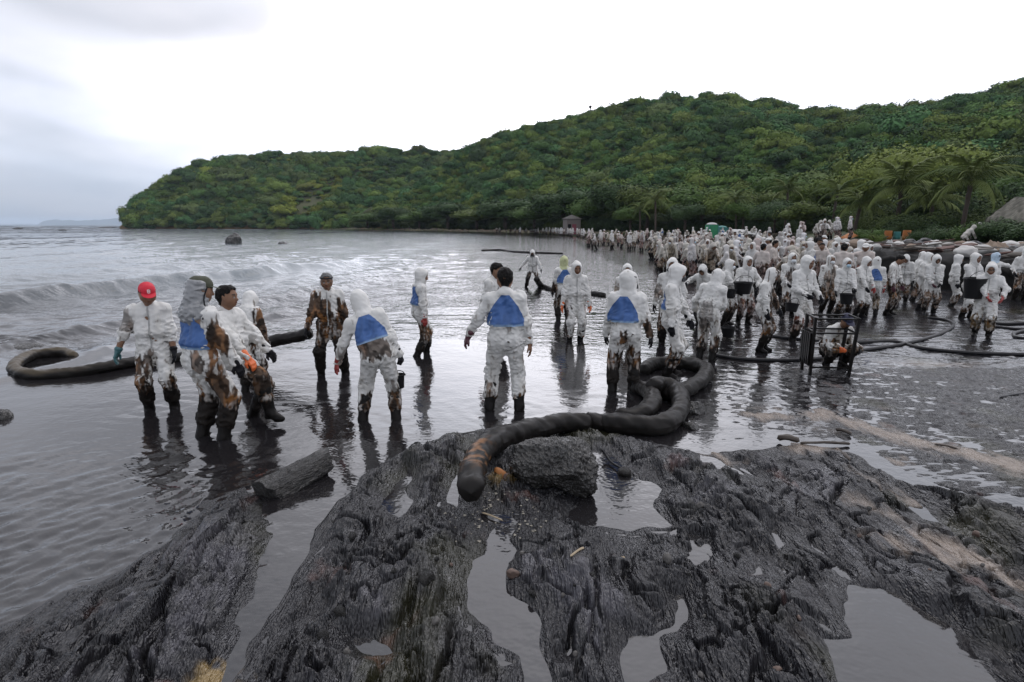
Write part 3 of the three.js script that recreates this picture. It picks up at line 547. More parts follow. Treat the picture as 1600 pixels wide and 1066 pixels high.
  const dirtyAt = (St.at ?? []).map((e) => ({ ...e, p: V(...e.p) }));
  const suit = (x, y, z, o) => {
    const drip = n3(x * 36 + so, y * 2.4, z * 36), n1 = n3(x * 11 + so, y * 4.2, z * 11), n2b = n3(x * 26, y * 13 + so, z * 26), n4 = n3(x * 5 + so, y * 3, z * 5 + 9);
    let c0 = up[0] * (0.94 + 0.06 * n4), c1 = up[1] * (0.94 + 0.06 * n4), c2 = up[2] * (0.93 + 0.07 * n4);
    const mixTo = (c, w) => { c0 = lerp(c0, c[0], w); c1 = lerp(c1, c[1], w); c2 = lerp(c2, c[2], w); };
    const dirt = Math.min(1, 0.1 + 1.0 * (St.dirt ?? 0.3));
    mixTo([0.33, 0.31, 0.265], dirt * 0.85 * sstep(-0.15, 0.55, n1 + 0.5 * n4) * sstep(1.7, 0.6, y));
    mixTo([0.08, 0.055, 0.035], Math.min(1, dirt * 1.4) * 0.85 * sstep(0.34, 0.46, n2b * 0.6 + n1 * 0.4 + 0.2 * drip + 0.2 * (0.8 - y)));
    const bt = (St.brown ?? 0.5) + 0.14 * n1 + 0.06 * n2b + 0.10 * drip, kt = (St.black ?? 0.3) + 0.08 * n1 + 0.04 * n2b + 0.07 * drip;
    const br = Math.max(sstep(0.025, -0.02, y - bt) * (0.55 + 0.45 * sstep(-0.35, 0.25, n2b + 0.5 * n1)), 0);
    let bw = br;
    let ow = 0;
    for (const e of dirtyAt) { const dd = Math.hypot(x - e.p.x, (y - e.p.y) / (e.tall ?? 1.6), z - e.p.z) / e.r + 0.5 * n1 + 0.25 * n2b + 0.45 * drip, w = sstep(1.05, 0.85, dd) * (e.s ?? 0.95); if (e.orange) ow = Math.max(ow, w); else bw = Math.max(bw, w); }
    const or = sstep(0.2, 0.6, n3(x * 8 + 40, y * 3.5 + so, z * 8) + (St.warm ?? 0));
    mixTo([lerp(brown[0], 0.19, or), lerp(brown[1], 0.085, or), lerp(brown[2], 0.028, or)], bw);
    mixTo([0.42, 0.19, 0.05], ow);
    mixTo(black, Math.max(sstep(0.025, -0.02, y - kt), bw * 0.9 * sstep(-0.12, 0.2, n3(x * 15 + 70, y * 6 + so, z * 15))));
    o[0] = c0; o[1] = c1; o[2] = c2;
  };
  const coverall = part('coverall', paint(netMesh(cover, cell, 0.045, folds), suit), clothMat, root);
  // boots
  for (const g of [LL, LR]) {
    const topB = g.kn.clone().lerp(g.ank, 0.38), heel = g.ank.clone().add(V(-Math.sin(g.yaw) * 0.035, -0.045, -Math.cos(g.yaw) * 0.035)), ball = g.ank.clone().lerp(g.toe, 0.6).add(V(0, -0.02, 0));
    const b = [P9(topB, g.ank, 0.079, 0.058, 0.03), P9(g.ank, heel, 0.054, 0.045, 0.03), P9(g.ank, ball, 0.052, 0.045, 0.03), P9(ball, g.toe.clone().add(V(0, -0.005, 0)), 0.045, 0.036, 0.03)];
    part('boot', netMesh(b, cell * 1.25, 0.03, (x, y, z, d) => Math.max(d, 0.0)* 0 + d - 0.004 * n3(x * 14, y * 26 + so, z * 14)), bootMat, root);
  }
  // body: head with face, neck, trunk under the clothes and bare hands in one mesh
  const hp = (x, y, z) => Hd(x, y, z), H9 = (a, b, ra, rb, k) => P9(hp(...a), hp(...b), ra, rb, k);
  const skull = [H9([0, 0.03, -0.03], [0, 0.035, 0.02], 0.082, 0.078, 0.03), H9([0, -0.02, 0.03], [0, -0.072, 0.05], 0.064, 0.04, 0.04), H9([-0.03, -0.03, 0.025], [0.03, -0.03, 0.025], 0.058, 0.058, 0.03), H9([0, 0.012, 0.088], [0, -0.026, 0.106], 0.010, 0.0155, 0.012),
    H9([-0.035, 0.028, 0.078], [0.035, 0.028, 0.078], 0.017, 0.017, 0.012), H9([-0.018, -0.056, 0.082], [0.018, -0.056, 0.082], 0.012, 0.012, 0.012), H9([-0.081, 0.012, -0.008], [-0.080, -0.022, -0.002], 0.014, 0.011, 0.008), H9([0.081, 0.012, -0.008], [0.080, -0.022, -0.002], 0.014, 0.011, 0.008),
    P9(hp(0, -0.06, -0.015), T(0, 0.47, -0.01), 0.056, 0.062, 0.03)];
  const eyeCut = (x, y, z, d) => { tv.set(x, y, z).applyMatrix4(HMi); const ly = tv.y - 0.125, lz = tv.z - 0.02; const e = Math.hypot(Math.abs(tv.x) - 0.033, ly - 0.004, lz - 0.105) - 0.019; return Math.max(d, -e * 0.8 - 0.0); };
  const skin = S.skin ?? [0.20, 0.108, 0.066];
  const faceC = (x, y, z, o) => {
    tv.set(x, y, z).applyMatrix4(HMi); const lx = Math.abs(tv.x), ly = tv.y - 0.125, lz = tv.z - 0.02; let k = 0.9 + 0.12 * n3(x * 20, y * 20, z * 20 + so);
    o[0] = skin[0] * k; o[1] = skin[1] * k; o[2] = skin[2] * k;
    if (lz > 0.05) {
      if (Math.hypot(lx - 0.033, (ly - 0.004) * 1.5) < 0.014) { o[0] = o[1] = o[2] = Math.hypot(lx - 0.033, ly - 0.004) < 0.007 ? 0.01 : 0.28; }
      else if (Math.abs(ly - 0.032) < 0.007 && lx > 0.014 && lx < 0.055) { o[0] *= 0.15; o[1] *= 0.15; o[2] *= 0.15; }
      else if (Math.abs(ly + 0.056) < 0.007 && lx < 0.026) { o[0] *= 0.75; o[1] *= 0.45; o[2] *= 0.45; }
    }
    if (S.smear) { const w = S.smear * sstep(-0.1, 0.3, n3(x * 18 + so, y * 18, z * 18)); o[0] = lerp(o[0], 0.03, w); o[1] = lerp(o[1], 0.02, w); o[2] = lerp(o[2], 0.012, w); }
  };
  const bits = [netMesh(skull, S.fine ?? 0.0075, 0.02, eyeCut, 0.012)];
  if (q === 1) bits.push(netMesh([P9(T(0.06, 0.4, 0), T(0.05, 0.02, 0), 0.085, 0.085), P9(T(-0.06, 0.4, 0), T(-0.05, 0.02, 0), 0.085, 0.085), P9(shL, shR, 0.05, 0.05), P9(T(0, 0.42, -0.01), neck, 0.055, 0.05), ...[LL, LR].flatMap((g) => [P9(g.hip, g.kn, 0.075, 0.055), P9(g.kn, g.ank, 0.052, 0.04)]), ...[AL, AR].flatMap((a) => [P9(a.sh, a.el, 0.045, 0.04)])], 0.03, 0.04));
  const hands = [];
  for (const [a, s, gl, c, nrm] of [[AL, 1, S.gl, S.cl, S.nl], [AR, -1, S.gr, S.cr, S.nr]]) {
    const f = a.wr.clone().sub(a.el).normalize(), n0 = V(...(nrm ?? [-s, 0, 0.15])), n = n0.addScaledVector(f, -n0.dot(f)).normalize();
    const hb = handBones(a.wr, f, n, c ?? 0.45, gl ? 0.0035 : 0, s);
    if (gl && sh0 < 0.8) bits.push(netMesh([P9(a.el, a.el.clone().lerp(a.wr, 0.96), 0.044, 0.032)], 0.008, 0.02, null, 0.012));
    hb.push(P9(a.el.clone().lerp(a.wr, gl ? (sh0 < 0.8 ? 0.9 : 0.76) : 0.1), a.wr, gl ? 0.046 : 0.042, gl ? 0.034 : 0.029, 0.02));
    const g = netMesh(hb, S.handCell ?? 0.0055, 0.008, null, 0.012);
    if (gl) hands.push([g, gl]); else bits.push(g);
  }
  part('body', paint(mergeGeometries(bits), faceC), skinMat, root);
  for (const [g, gl] of hands) part('glove', g, gloveMats[gl], root);
  // head wear
  const hoodTone = S.hoodTone;
  if (S.hood) {
    const b = [H9([0, 0.035, -0.035], [0, 0.045, 0.018], 0.106, 0.098, 0.03), H9([0, -0.03, -0.02], [0, -0.06, 0.01], 0.098, 0.09, 0.04), P9(hp(0, -0.07, -0.01), T(0, 0.49, -0.005), 0.092, 0.092, 0.05), H9([0, 0.1, -0.06], [0, 0.06, -0.09], 0.05, 0.05, 0.06), P9(T(-0.08, 0.47, -0.01), T(0.08, 0.47, -0.01), 0.066, 0.066, 0.06)];
    const open = S.hood === 'closed' ? 0.86 : 1;
    const cutF = (x, y, z, d) => { d -= 0.006 * n3(x * 16 + so, y * 20, z * 16) + 0.003 * n3(x * 40, y * 40 + so, z * 40); tv.set(x, y, z).applyMatrix4(HMi); const ly = tv.y - 0.125, lz = tv.z - 0.02; const e = Math.hypot(tv.x / 0.066 / open, (ly - 0.0) / 0.096 / open, (lz - 0.11) / 0.10) - 1; return Math.max(d, -e * 0.065); };
    part('hood', paint(netMesh(b, cell * 0.85, 0.04, cutF, 0.02, true), (x, y, z, o) => { if (hoodTone) { const k = 0.9 + 0.2 * n3(x * 20, y * 20, z * 20); o[0] = hoodTone[0] * k; o[1] = hoodTone[1] * k; o[2] = hoodTone[2] * k; } else { suit(x, 1.4, z, o); const w = (St.head ?? 0) * sstep(-0.2, 0.3, n3(x * 14 + so, y * 12, z * 14)); o[0] = lerp(o[0], 0.09, w); o[1] = lerp(o[1], 0.05, w); o[2] = lerp(o[2], 0.03, w); } }), clothMat, root);
  }
  if (S.hair) {
    const b = [H9([0, 0.045, -0.035], [0, 0.055, 0.02], 0.088, 0.083, 0.03), H9([0, 0.0, -0.045], [0, -0.055, -0.036], 0.075, 0.058, 0.03)];
    part('hair', netMesh(b, 0.008, 0.03, (x, y, z, d) => { tv.set(x, y, z).applyMatrix4(HMi); const ly = tv.y - 0.125, lz = tv.z - 0.02; d -= 0.010 * n3(x * 55 + so, y * 40, z * 55) + 0.006 * n3(x * 18, y * 18 + so, z * 18); return Math.max(d, (lz * 0.85 - ly * 0.62) - 0.018 + 0.022 * n3(x * 30, y * 30 + so, z * 30) + (ly < -0.02 ? 0.02 : 0), -(ly + 0.095 + 0.02 * n3(x * 40 + so, y * 9, z * 40))); }, 0.012, true), S.hair === 'grey' ? std({ color: rgb(0.10, 0.10, 0.10), roughness: 0.7 }) : hairMat, root);
  }
  if (S.cap) {
    const b = [H9([0, 0.055, -0.03], [0, 0.06, 0.018], 0.092, 0.087, 0.03)];
    const cap = part('cap', netMesh(b, 0.007, 0.03, (x, y, z, d) => { tv.set(x, y, z).applyMatrix4(HMi); const ly = tv.y - 0.125, lz = tv.z - 0.02; return Math.max(d - 0.003 * n3(x * 30, y * 30, z * 30), 0.035 - ly); }, 0.012, true), capMats[S.cap], root);
    const br = new THREE.SphereGeometry(1, 20, 10, 0, 6.283, 0, 1.571); br.scale(0.078, 0.012, 0.085); br.rotateX(0.16); br.translate(0, 0.125 + 0.045, 0.02 + 0.088); br.applyMatrix4(HM);
    part('visor', br, capMats[S.cap], cap);
    if (S.capLogo) {                                                                              // the white emblem on the front panel
      const badge = (x0, y0, w, h) => { const g = new THREE.BoxGeometry(w, h, 0.004); g.translate(x0, 0.125 + 0.088 + y0, 0.02 + 0.1015 - y0 * 0.55); return g; };
      const g = mergeGeometries([badge(-0.012, 0, 0.008, 0.04), badge(0.001, 0.016, 0.02, 0.008), badge(0.001, 0, 0.02, 0.008), badge(0.001, -0.016, 0.02, 0.008), badge(0.013, 0.008, 0.008, 0.012), badge(0.013, -0.008, 0.008, 0.012)]); g.applyMatrix4(HM);
      part('emblem', g, std({ color: rgb(0.75, 0.72, 0.72), roughness: 0.7 }), cap);
    }
  }
  if (S.drape) {                                                                                  // a clear grey plastic sheet hanging from the crown over the nape and shoulders
    const b = [H9([0, 0.05, -0.03], [0, -0.06, -0.04], 0.101, 0.092, 0.05), P9(hp(0, -0.06, -0.04), T(0, 0.45, -0.04), 0.09, 0.13, 0.06), P9(T(-0.11, 0.45, -0.04), T(0.11, 0.45, -0.04), 0.082, 0.082, 0.06)];
    part('plastic_drape', netMesh(b, 0.011, 0.05, (x, y, z, d) => { tv.set(x, y, z).applyMatrix4(HMi); const lz = tv.z - 0.02, ly = tv.y - 0.125; d -= 0.03 * (0.35 - Math.abs(n3(x * 9 + so, y * 20 + 5 * x, z * 9))) + 0.014 * n3(x * 22, y * 40, z * 22); return Math.max(d, lz - 0.05 + 0.35 * ly, ly - 0.105); }, 0.03, true), std({ color: rgb(0.20, 0.205, 0.21), roughness: 0.32 }), root);
    const st = new THREE.TubeGeometry(new THREE.CatmullRomCurve3([hp(-0.1, 0.04, 0.03), hp(-0.13, -0.06, 0.0), T(-0.16, 0.49, -0.04), T(-0.19, 0.40, -0.09)]), 16, 0.007, 6); part('strap', st, gloveMats.black, root);
  }
  if (S.mask) {
    const b = [H9([-0.02, -0.04, 0.075], [0.02, -0.04, 0.075], 0.042, 0.042, 0.03), H9([0, -0.035, 0.10], [0, -0.055, 0.095], 0.026, 0.024, 0.03)];
    const m = part('mask', netMesh(b, S.fine ?? 0.007, 0.03, null, 0.012), maskMats[S.mask], root);
    if (S.mask === 'black') for (const s of [-1, 1]) { const c = new THREE.CylinderGeometry(0.032, 0.032, 0.028, 14); c.rotateX(1.45); c.rotateY(s * 0.75); c.translate(s * 0.06, 0.125 - 0.055, 0.02 + 0.095); c.applyMatrix4(HM); part('filter', c, maskMats.black, m); }
  }
  if (S.goggles) { const t = new THREE.TorusGeometry(0.09, 0.014, 8, 24); t.scale(1, 1.08, 0.9); t.rotateX(1.571); t.translate(0, 0.125 + 0.062, 0.012); t.applyMatrix4(HM); part('goggles', t, gloveMats.black, root); }
  if (S.zip) {                                                                                    // the front zip under its flap
    const fld = fieldOf(cover, 0.045), pos = [], idx = [], dz = V(0, 0, -1).transformDirection(M), n = 26;
    for (let j = 0; j <= n; j++) for (let i = 0; i <= 2; i++) { const p = T((i - 1) * 0.009, lerp(-0.02, 0.5, j / n), 0.36); for (let k = 0; k < 70; k++) { const d = folds(p.x, p.y, p.z, fld(p.x, p.y, p.z)); if (d < 0.002) break; p.addScaledVector(dz, Math.max(0.0015, d * 0.7)); } p.addScaledVector(dz, i === 1 ? -0.009 : -0.003); pos.push(p.x, p.y, p.z); }
    for (let j = 0; j < n; j++) for (let i = 0; i < 2; i++) { const a = j * 3 + i; idx.push(a, a + 1, a + 3, a + 1, a + 4, a + 3); }
    part('zip', geo(pos, idx), zipMat, root);
  }
  // the coloured panel on the back, laid on the suit
  if (S.panel) {
    const fld = fieldOf(cover, 0.045), [w0, w1, y0, y1] = S.panelSize ?? [0.2, 0.05, 0.13, 0.47], nx = 22, ny = 22, pos = [], idx = [], col = [], dz = V(0, 0, 1).transformDirection(M);
    for (let j = 0; j <= ny; j++) for (let i = 0; i <= nx; i++) {
      const t = j / ny, a = (i / nx * 2 - 1) * (lerp(w0, w1, Math.pow(clamp((t - 0.18) / 0.82), 1.5)) - 0.009 * n3(t * 7, i > nx / 2 ? 4 : 9, so)) + (S.panelShift ?? 0), p = T(a, lerp(y0, y1, t), -0.34);
      for (let k = 0; k < 60; k++) { const d = folds(p.x, p.y, p.z, fld(p.x, p.y, p.z)); if (d < 0.002) break; p.addScaledVector(dz, Math.max(0.0015, d * 0.7)); tv.copy(p).applyMatrix4(Mi); if (tv.z > 0.02) break; }
      p.addScaledVector(dz, -0.005); pos.push(p.x, p.y, p.z);
      const nb = n3(p.x * 24 + so, p.y * 3, p.z * 24), pale = sstep(0.09, 0.02, t + 0.03 * nb), st = (S.panelDirt ?? 0.2) * sstep(0.25, 0.5, nb);
      const k = 0.92 + 0.3 * nb; col.push(lerp(lerp(0.040, 0.24, pale) * k, 0.03, st), lerp(lerp(0.108, 0.36, pale) * k, 0.02, st), lerp(lerp(0.295, 0.52, pale) * k, 0.02, st));
    }
    for (let j = 0; j < ny; j++) for (let i = 0; i < nx; i++) { const a = j * (nx + 1) + i, b = a + 1, c = a + nx + 1, d = c + 1; idx.push(a, c, b, b, c, d); }
    const g = geo(pos, idx, col); const bot = []; part('back_panel', g, panelMat, root);
  }
  return root;
}
// a person standing where the picture shows the feet (u, v), as tall as the picture shows (top)
function standing(u, v, top, S, sink = 0.1, bend = 1) {
  const p = G(u, v, 0), D = -p.z, yTop = P(u, top, D).y;
  const h = clamp((yTop + sink) / (1.0 + (S.hood ? 0.015 : 0)) / bend, 1.5, 1.86);
  return makePerson({ ...S, pos: [p.x, -sink, p.z], h });
}
// ---------------------------------------------------------------- the workers that the picture shows one by one
let seedN = 11;
const W_ = (u, v, top, S, sink, bend) => standing(u, v, top, { seed: seedN++, zip: Math.abs(S.turn) < 70 && !S.cap || S.capLogo, ...S }, sink, bend);
W_(252, 636, 443, { label: 'man in a red baseball cap and open white coverall, reaching down to the boom', turn: 22, headYaw: 18, headPitch: 0.35, hr: [-0.47, 0.66, 0.06], gr: 'teal', sleeve: 0.45, hl: [0.24, 0.80, 0.12], gl: 'black', fl: [0.16, 0, 0.05], fr: [-0.13, 0, 0], cap: 'red', capLogo: true, hair: true,
  stain: { dirt: 0.45, brown: 0.48, black: 0.40, at: [{ p: [-0.02, 0.78, 0.16], r: 0.07, s: 0.8 }, { p: [-0.14, 0.55, 0.1], r: 0.14 }, { p: [-0.26, 1.25, 0.05], r: 0.1, s: 0.5 }] } });
W_(328, 684, 437, { label: 'worker in an olive cap with a grey plastic drape, oily brown down one side', turn: 152, headYaw: -22, lean: 0.06, hr: [-0.31, 0.86, 0.16], pr: [-0.7, -0.2, -1], gr: 'black', hl: [0.2, 0.85, 0.25], gl: 'black', fl: [0.13, 0, 0], fr: [-0.14, 0, 0.05], cap: 'olive', drape: true, panel: true, panelDirt: 0.2, panelSize: [0.2, 0.1, 0.10, 0.42], fat: 1.06,
  stain: { dirt: 0.35, brown: 0.56, black: 0.46, warm: 0.3, at: [{ p: [-0.27, 1.1, 0.0], r: 0.11, tall: 2.6 }, { p: [-0.2, 0.66, 0], r: 0.12, tall: 2.2 }, { p: [-0.1, 0.9, -0.12], r: 0.08, s: 0.8 }, { p: [-0.22, 0.5, -0.06], r: 0.07, tall: 5, orange: 1 }, { p: [-0.13, 1.27, -0.12], r: 0.09, s: 0.8 }] } });
W_(388, 654, 444, { label: 'dark-haired man in white coverall with orange glove on his raised knee', turn: 78, headYaw: 12, lean: -0.08, pelvis: [0, 0.84, -0.10], fl: [0.1, 0, -0.02], fr: [-0.12, 0.14, 0.38, 8, 0.0], hr: [-0.17, 0.78, 0.26], pr: [-0.8, -0.3, -0.6], gr: 'orange', nr: [0.2, -1, 0], hl: [0.2, 0.8, 0.25], gl: 'black', hair: true, panel: true,
  stain: { dirt: 0.4, brown: 0.62, black: 0.40, at: [{ p: [-0.12, 0.66, 0.3], r: 0.16 }] } }, 0.1, 0.97);
W_(392, 612, 470, { label: 'stooping worker with a brown-soaked sleeve behind the dark-haired man', turn: 168, lean: 0.32, side: 0.1, headPitch: 0.5, hr: [-0.24, 0.70, 0.2], gr: 'black', hl: [0.25, 0.75, 0.3], gl: 'black', hood: true,
  stain: { dirt: 0.5, brown: 0.7, black: 0.45, at: [{ p: [-0.24, 1.1, 0.1], r: 0.14, tall: 2.4 }, { p: [-0.15, 0.95, 0], r: 0.12 }] } }, 0.1, 0.9);
W_(520, 584, 428, { label: 'grey-haired man with goggles up, suit soaked brown, holding the boom end', turn: 8, headPitch: 0.1, headYaw: 6, hr: [-0.34, 0.80, 0.16], gr: 'black', hl: [0.27, 0.80, 0.05], gl: 'black', fl: [0.2, 0, 0], fr: [-0.18, 0, 0], hair: 'grey', goggles: true, smear: 0.5,
  stain: { dirt: 0.5, brown: 1.06, black: 0.66, warm: 0.15, at: [{ p: [-0.24, 1.15, 0.04], r: 0.17, tall: 2.2 }, { p: [-0.05, 1.12, 0.1], r: 0.14 }, { p: [0.24, 1.1, 0.04], r: 0.12 }] } });
const leaner = W_(593, 655, 458, { label: 'hooded worker leaning sideways, blue back panel above brown drips, legs apart', turn: 188, lean: 0.2, side: 0.30, headPitch: 0.35, pelvis: [-0.02, 0.91, -0.02], hl: [0.50, 0.74, 0.16], gl: 'red', hr: [-0.30, 0.80, 0.06], gr: 'black', cr: 1.2, fl: [0.2, 0, 0.02], fr: [-0.2, 0, -0.02], hood: true, panel: true, panelDirt: 0.1, panelSize: [0.19, 0.06, 0.17, 0.48],
  stain: { dirt: 0.3, brown: 0.36, black: 0.12, at: [{ p: [0.06, 1.02, -0.14], r: 0.2, s: 0.8, tall: 0.8 }, { p: [-0.1, 1.0, -0.12], r: 0.12, s: 0.8, tall: 0.9 }, { p: [0.4, 0.85, 0.1], r: 0.1, s: 0.6 }, { p: [-0.2, 0.4, 0], r: 0.1, s: 0.5 }] } }, 0.1, 0.95);
W_(658, 554, 420, { label: 'hooded worker turned to the bay with a red glove, alone in the shallows', turn: 118, headYaw: -25, headPitch: 0.2, hr: [-0.27, 0.80, 0.0], gr: 'red', hl: [0.25, 0.8, 0.1], gl: 'black', fl: [0.16, 0, 0.16], fr: [-0.12, 0, -0.14], hood: true, panel: true, stain: { dirt: 0.4, brown: 0.62, black: 0.36, at: [{ p: [-0.12, 0.6, 0], r: 0.1 }] } });
W_(772, 556, 412, { label: 'dark-haired worker in a blue mask, half hidden behind the bareheaded man', turn: 62, headPitch: 0.2, hr: [-0.3, 0.82, -0.08], gr: 'red', hl: [0.25, 0.8, 0.12], gl: 'black', hair: true, mask: 'blue', stain: { dirt: 0.3, brown: 0.6, black: 0.5 } });
W_(790, 641, 421, { label: 'bareheaded dark-haired man seen from behind, clean blue panel on his back', turn: 180, headYaw: 8, lean: 0.02, hl: [0.44, 0.90, 0.12], pl: [0.6, -0.3, -1], gl: 'maroon', hr: [-0.29, 0.79, 0.04], fl: [0.19, 0, 0.02], fr: [-0.16, 0, 0], hair: true, panel: true, panelDirt: 0.08, panelSize: [0.21, 0.045, 0.14, 0.49], sleeve: 0.9, cell: 0.0115,
  stain: { dirt: 0.3, brown: 0.22, black: 0.16, at: [{ p: [0.17, 0.42, -0.05], r: 0.1, s: 0.7, tall: 2 }, { p: [-0.12, 0.62, -0.1], r: 0.07, s: 0.7 }, { p: [-0.12, 0.5, -0.1], r: 0.05, s: 0.7 }, { p: [-0.03, 1.07, -0.14], r: 0.04, s: 0.6 }] } }, 0.06);
W_(832, 449, 392, { label: 'distant hooded worker wading with legs spread, hauling a hose', turn: -5, headPitch: 0.3, lean: 0.2, hl: [0.42, 0.75, 0.25], hr: [-0.5, 0.95, 0.1], gl: 'black', gr: 'black', fl: [0.3, 0, 0], fr: [-0.28, 0, 0.1], hood: true, mask: 'black', smear: 0.8, cell: 0.016, stain: { dirt: 0.4, brown: 0.75, black: 0.6 } });
W_(880, 500, 401, { label: 'worker in a yellowish hood with a blue back panel, partly hidden behind another', turn: 190, hl: [0.28, 0.8, 0.08], gl: 'black', gr: 'black', hood: true, hoodTone: [0.5, 0.52, 0.3], panel: true, cell: 0.015, stain: { dirt: 0.4, brown: 0.7, black: 0.45, at: [{ p: [0.24, 0.9, 0], r: 0.12 }] } });
W_(898, 531, 409, { label: 'hooded worker facing the camera with bright orange gloves at both sides', turn: 6, headPitch: 0.15, hl: [0.29, 0.80, 0.10], hr: [-0.30, 0.82, 0.08], gl: 'orange', gr: 'orange', hood: true, fl: [0.11, 0, 0.02], fr: [-0.12, 0, 0.02], smear: 0.2, stain: { dirt: 0.35, brown: 0.22, black: 0.14, at: [{ p: [-0.15, 0.5, 0.05], r: 0.12, tall: 2.5 }] } });
W_(976, 528, 413, { label: 'worker in a pale blue mask behind the one with the black headset', turn: -10, hood: true, mask: 'blue', gl: 'black', gr: 'black', stain: { dirt: 0.6, brown: 0.8, black: 0.5, at: [{ p: [-0.25, 1.15, 0.05], r: 0.14, s: 0.6 }], tone: [0.2, 0.13, 0.07] }, cell: 0.015 });
const head14 = W_(974, 612, 424, { label: 'hooded worker from behind with a blue panel, long black-brown oiled legs', turn: 172, headYaw: -42, lean: 0.05, hr: [-0.36, 0.76, 0.06], gr: 'black', hl: [0.26, 0.8, 0.16], gl: 'black', fl: [0.15, 0, -0.02], fr: [-0.14, 0, 0.03], hood: true, mask: 'black', goggles: true, panel: true, panelShift: 0.05, panelDirt: 0.1,
  stain: { dirt: 0.4, brown: 0.66, black: 0.44, warm: 0.2, at: [{ p: [-0.34, 0.95, 0.03], r: 0.12, tall: 1.8 }, { p: [0.02, 0.8, -0.1], r: 0.07, tall: 2 }] } });
W_(1044, 536, 404, { label: 'worker with a black respirator and stained sleeve beside the boom coil', turn: -18, hood: true, mask: 'black', smear: 0.7, hr: [-0.30, 0.80, 0.06], gr: 'black', gl: 'black', stain: { dirt: 0.6, brown: 0.55, black: 0.35, at: [{ p: [-0.26, 1.1, 0.08], r: 0.12, s: 0.6 }, { p: [-0.14, 0.55, 0.05], r: 0.16 }] } });
W_(1044, 584, 413, { label: 'hooded worker in side view with dark glove, standing inside the boom coil', turn: 66, headYaw: 10, headPitch: 0.2, hr: [-0.25, 0.80, 0.05], gr: 'black', hl: [0.2, 0.85, 0.25], gl: 'black', hood: true, mask: 'black', panel: true, stain: { dirt: 0.25, brown: 0.40, black: 0.18, warm: 0.1, at: [{ p: [-0.1, 0.4, 0.05], r: 0.1 }] } }, 0.06);
W_(1102, 562, 420, { label: 'hooded worker bending right with both arms forward, shins black with oil', turn: 140, lean: 0.22, side: -0.06, headYaw: -25, headPitch: 0.3, hl: [0.34, 0.92, 0.2], gl: 'black', hr: [-0.12, 0.98, 0.36], gr: 'black', hood: true, stain: { dirt: 0.55, brown: 0.42, black: 0.30, at: [{ p: [0, 0.95, -0.1], r: 0.14, s: 0.4 }, { p: [0.05, 0.6, -0.05], r: 0.14, s: 0.7 }] } }, 0.05);
W_(1098, 508, 414, { label: 'stooped worker with dark goggles between two hooded workers', turn: -35, lean: 0.45, headPitch: 0.2, hl: [0.3, 0.85, 0.4], hr: [-0.4, 1.15, 0.3], gl: 'black', gr: 'black', hood: true, goggles: true, smear: 0.6, cell: 0.015, stain: { dirt: 0.5, brown: 0.8, black: 0.5 } }, 0.03, 0.95);
W_(1132, 507, 406, { label: 'hooded worker in profile with a white mask, arm out to a tray', turn: 48, hood: true, mask: 'white', hr: [-0.15, 0.95, 0.35], gr: 'black', gl: 'black', cell: 0.015, stain: { dirt: 0.4, brown: 0.6, black: 0.4 } }, 0.03);
W_(1160, 506, 401, { label: 'hooded worker facing forward carrying a black tray at the waist', turn: 4, hood: true, smear: 0.2, hl: [0.20, 0.98, 0.26], hr: [-0.20, 0.98, 0.26], pl: [1, -0.3, -0.5], pr: [-1, -0.3, -0.5], gl: 'black', gr: 'black', cell: 0.015, stain: { dirt: 0.5, brown: 0.7, black: 0.3, tone: [0.16, 0.08, 0.06] } }, 0.03);
W_(1187, 549, 418, { label: 'hooded worker in profile looking down, brown down the front, tall black boots', turn: 52, headPitch: 0.4, headYaw: 12, lean: 0.08, hood: true, smear: 0.5, hr: [-0.24, 0.84, 0.14], gr: 'black', hl: [0.18, 0.88, 0.25], gl: 'black', fl: [0.12, 0, 0.03], fr: [-0.12, 0, 0.02], stain: { dirt: 0.4, brown: 0.72, black: 0.36, at: [{ p: [0.03, 1.05, 0.18], r: 0.2, tall: 1.8 }] } }, 0.01);
W_(1246, 531, 400, { label: 'hooded worker carrying a black bucket in front, long black glove on one arm', turn: 14, headYaw: 14, headPitch: 0.2, hood: true, smear: 0.2, hr: [-0.14, 1.0, 0.28], gr: 'black', cr: 1.2, hl: [0.28, 0.92, 0.18], gl: 'black', stain: { dirt: 0.4, brown: 0.52, black: 0.30, warm: 0.1, tone: [0.12, 0.04, 0.025] } }, 0.08);
W_(1229, 496, 396, { label: 'hooded worker in a white mask with brown chest stain, behind a bucket carrier', turn: -6, hood: true, mask: 'white', gl: 'black', gr: 'black', hr: [-0.15, 0.95, 0.25], cell: 0.015, stain: { dirt: 0.5, brown: 0.7, black: 0.4, at: [{ p: [0, 1.15, 0.14], r: 0.14, s: 0.8 }] } }, 0.02);
W_(1288, 492, 399, { label: 'masked worker with brown chest, left of the one carrying a round bucket', turn: 4, hood: true, mask: 'white', gl: 'black', gr: 'black', cell: 0.015, stain: { dirt: 0.6, brown: 0.9, black: 0.5, at: [{ p: [0, 1.1, 0.14], r: 0.18, s: 0.7 }], tone: [0.15, 0.09, 0.05] } }, 0.02);
W_(1313, 500, 404, { label: 'worker in a pale blue mask with rolled dark gloves, holding a round bucket', turn: -4, hood: true, mask: 'blue', hr: [-0.26, 0.82, 0.12], gr: 'black', hl: [0.16, 0.92, 0.28], gl: 'black', cl: 1.2, cell: 0.014, stain: { dirt: 0.25, brown: 0.55, black: 0.35 } }, 0.03);
W_(1340, 496, 401, { label: 'hooded worker looking down with a bright red glove in front', turn: 22, headPitch: 0.35, hood: true, hl: [0.2, 0.86, 0.22], gl: 'red', hr: [-0.18, 0.9, 0.28], gr: 'black', cell: 0.015, stain: { dirt: 0.2, brown: 0.5, black: 0.35 } }, 0.03);
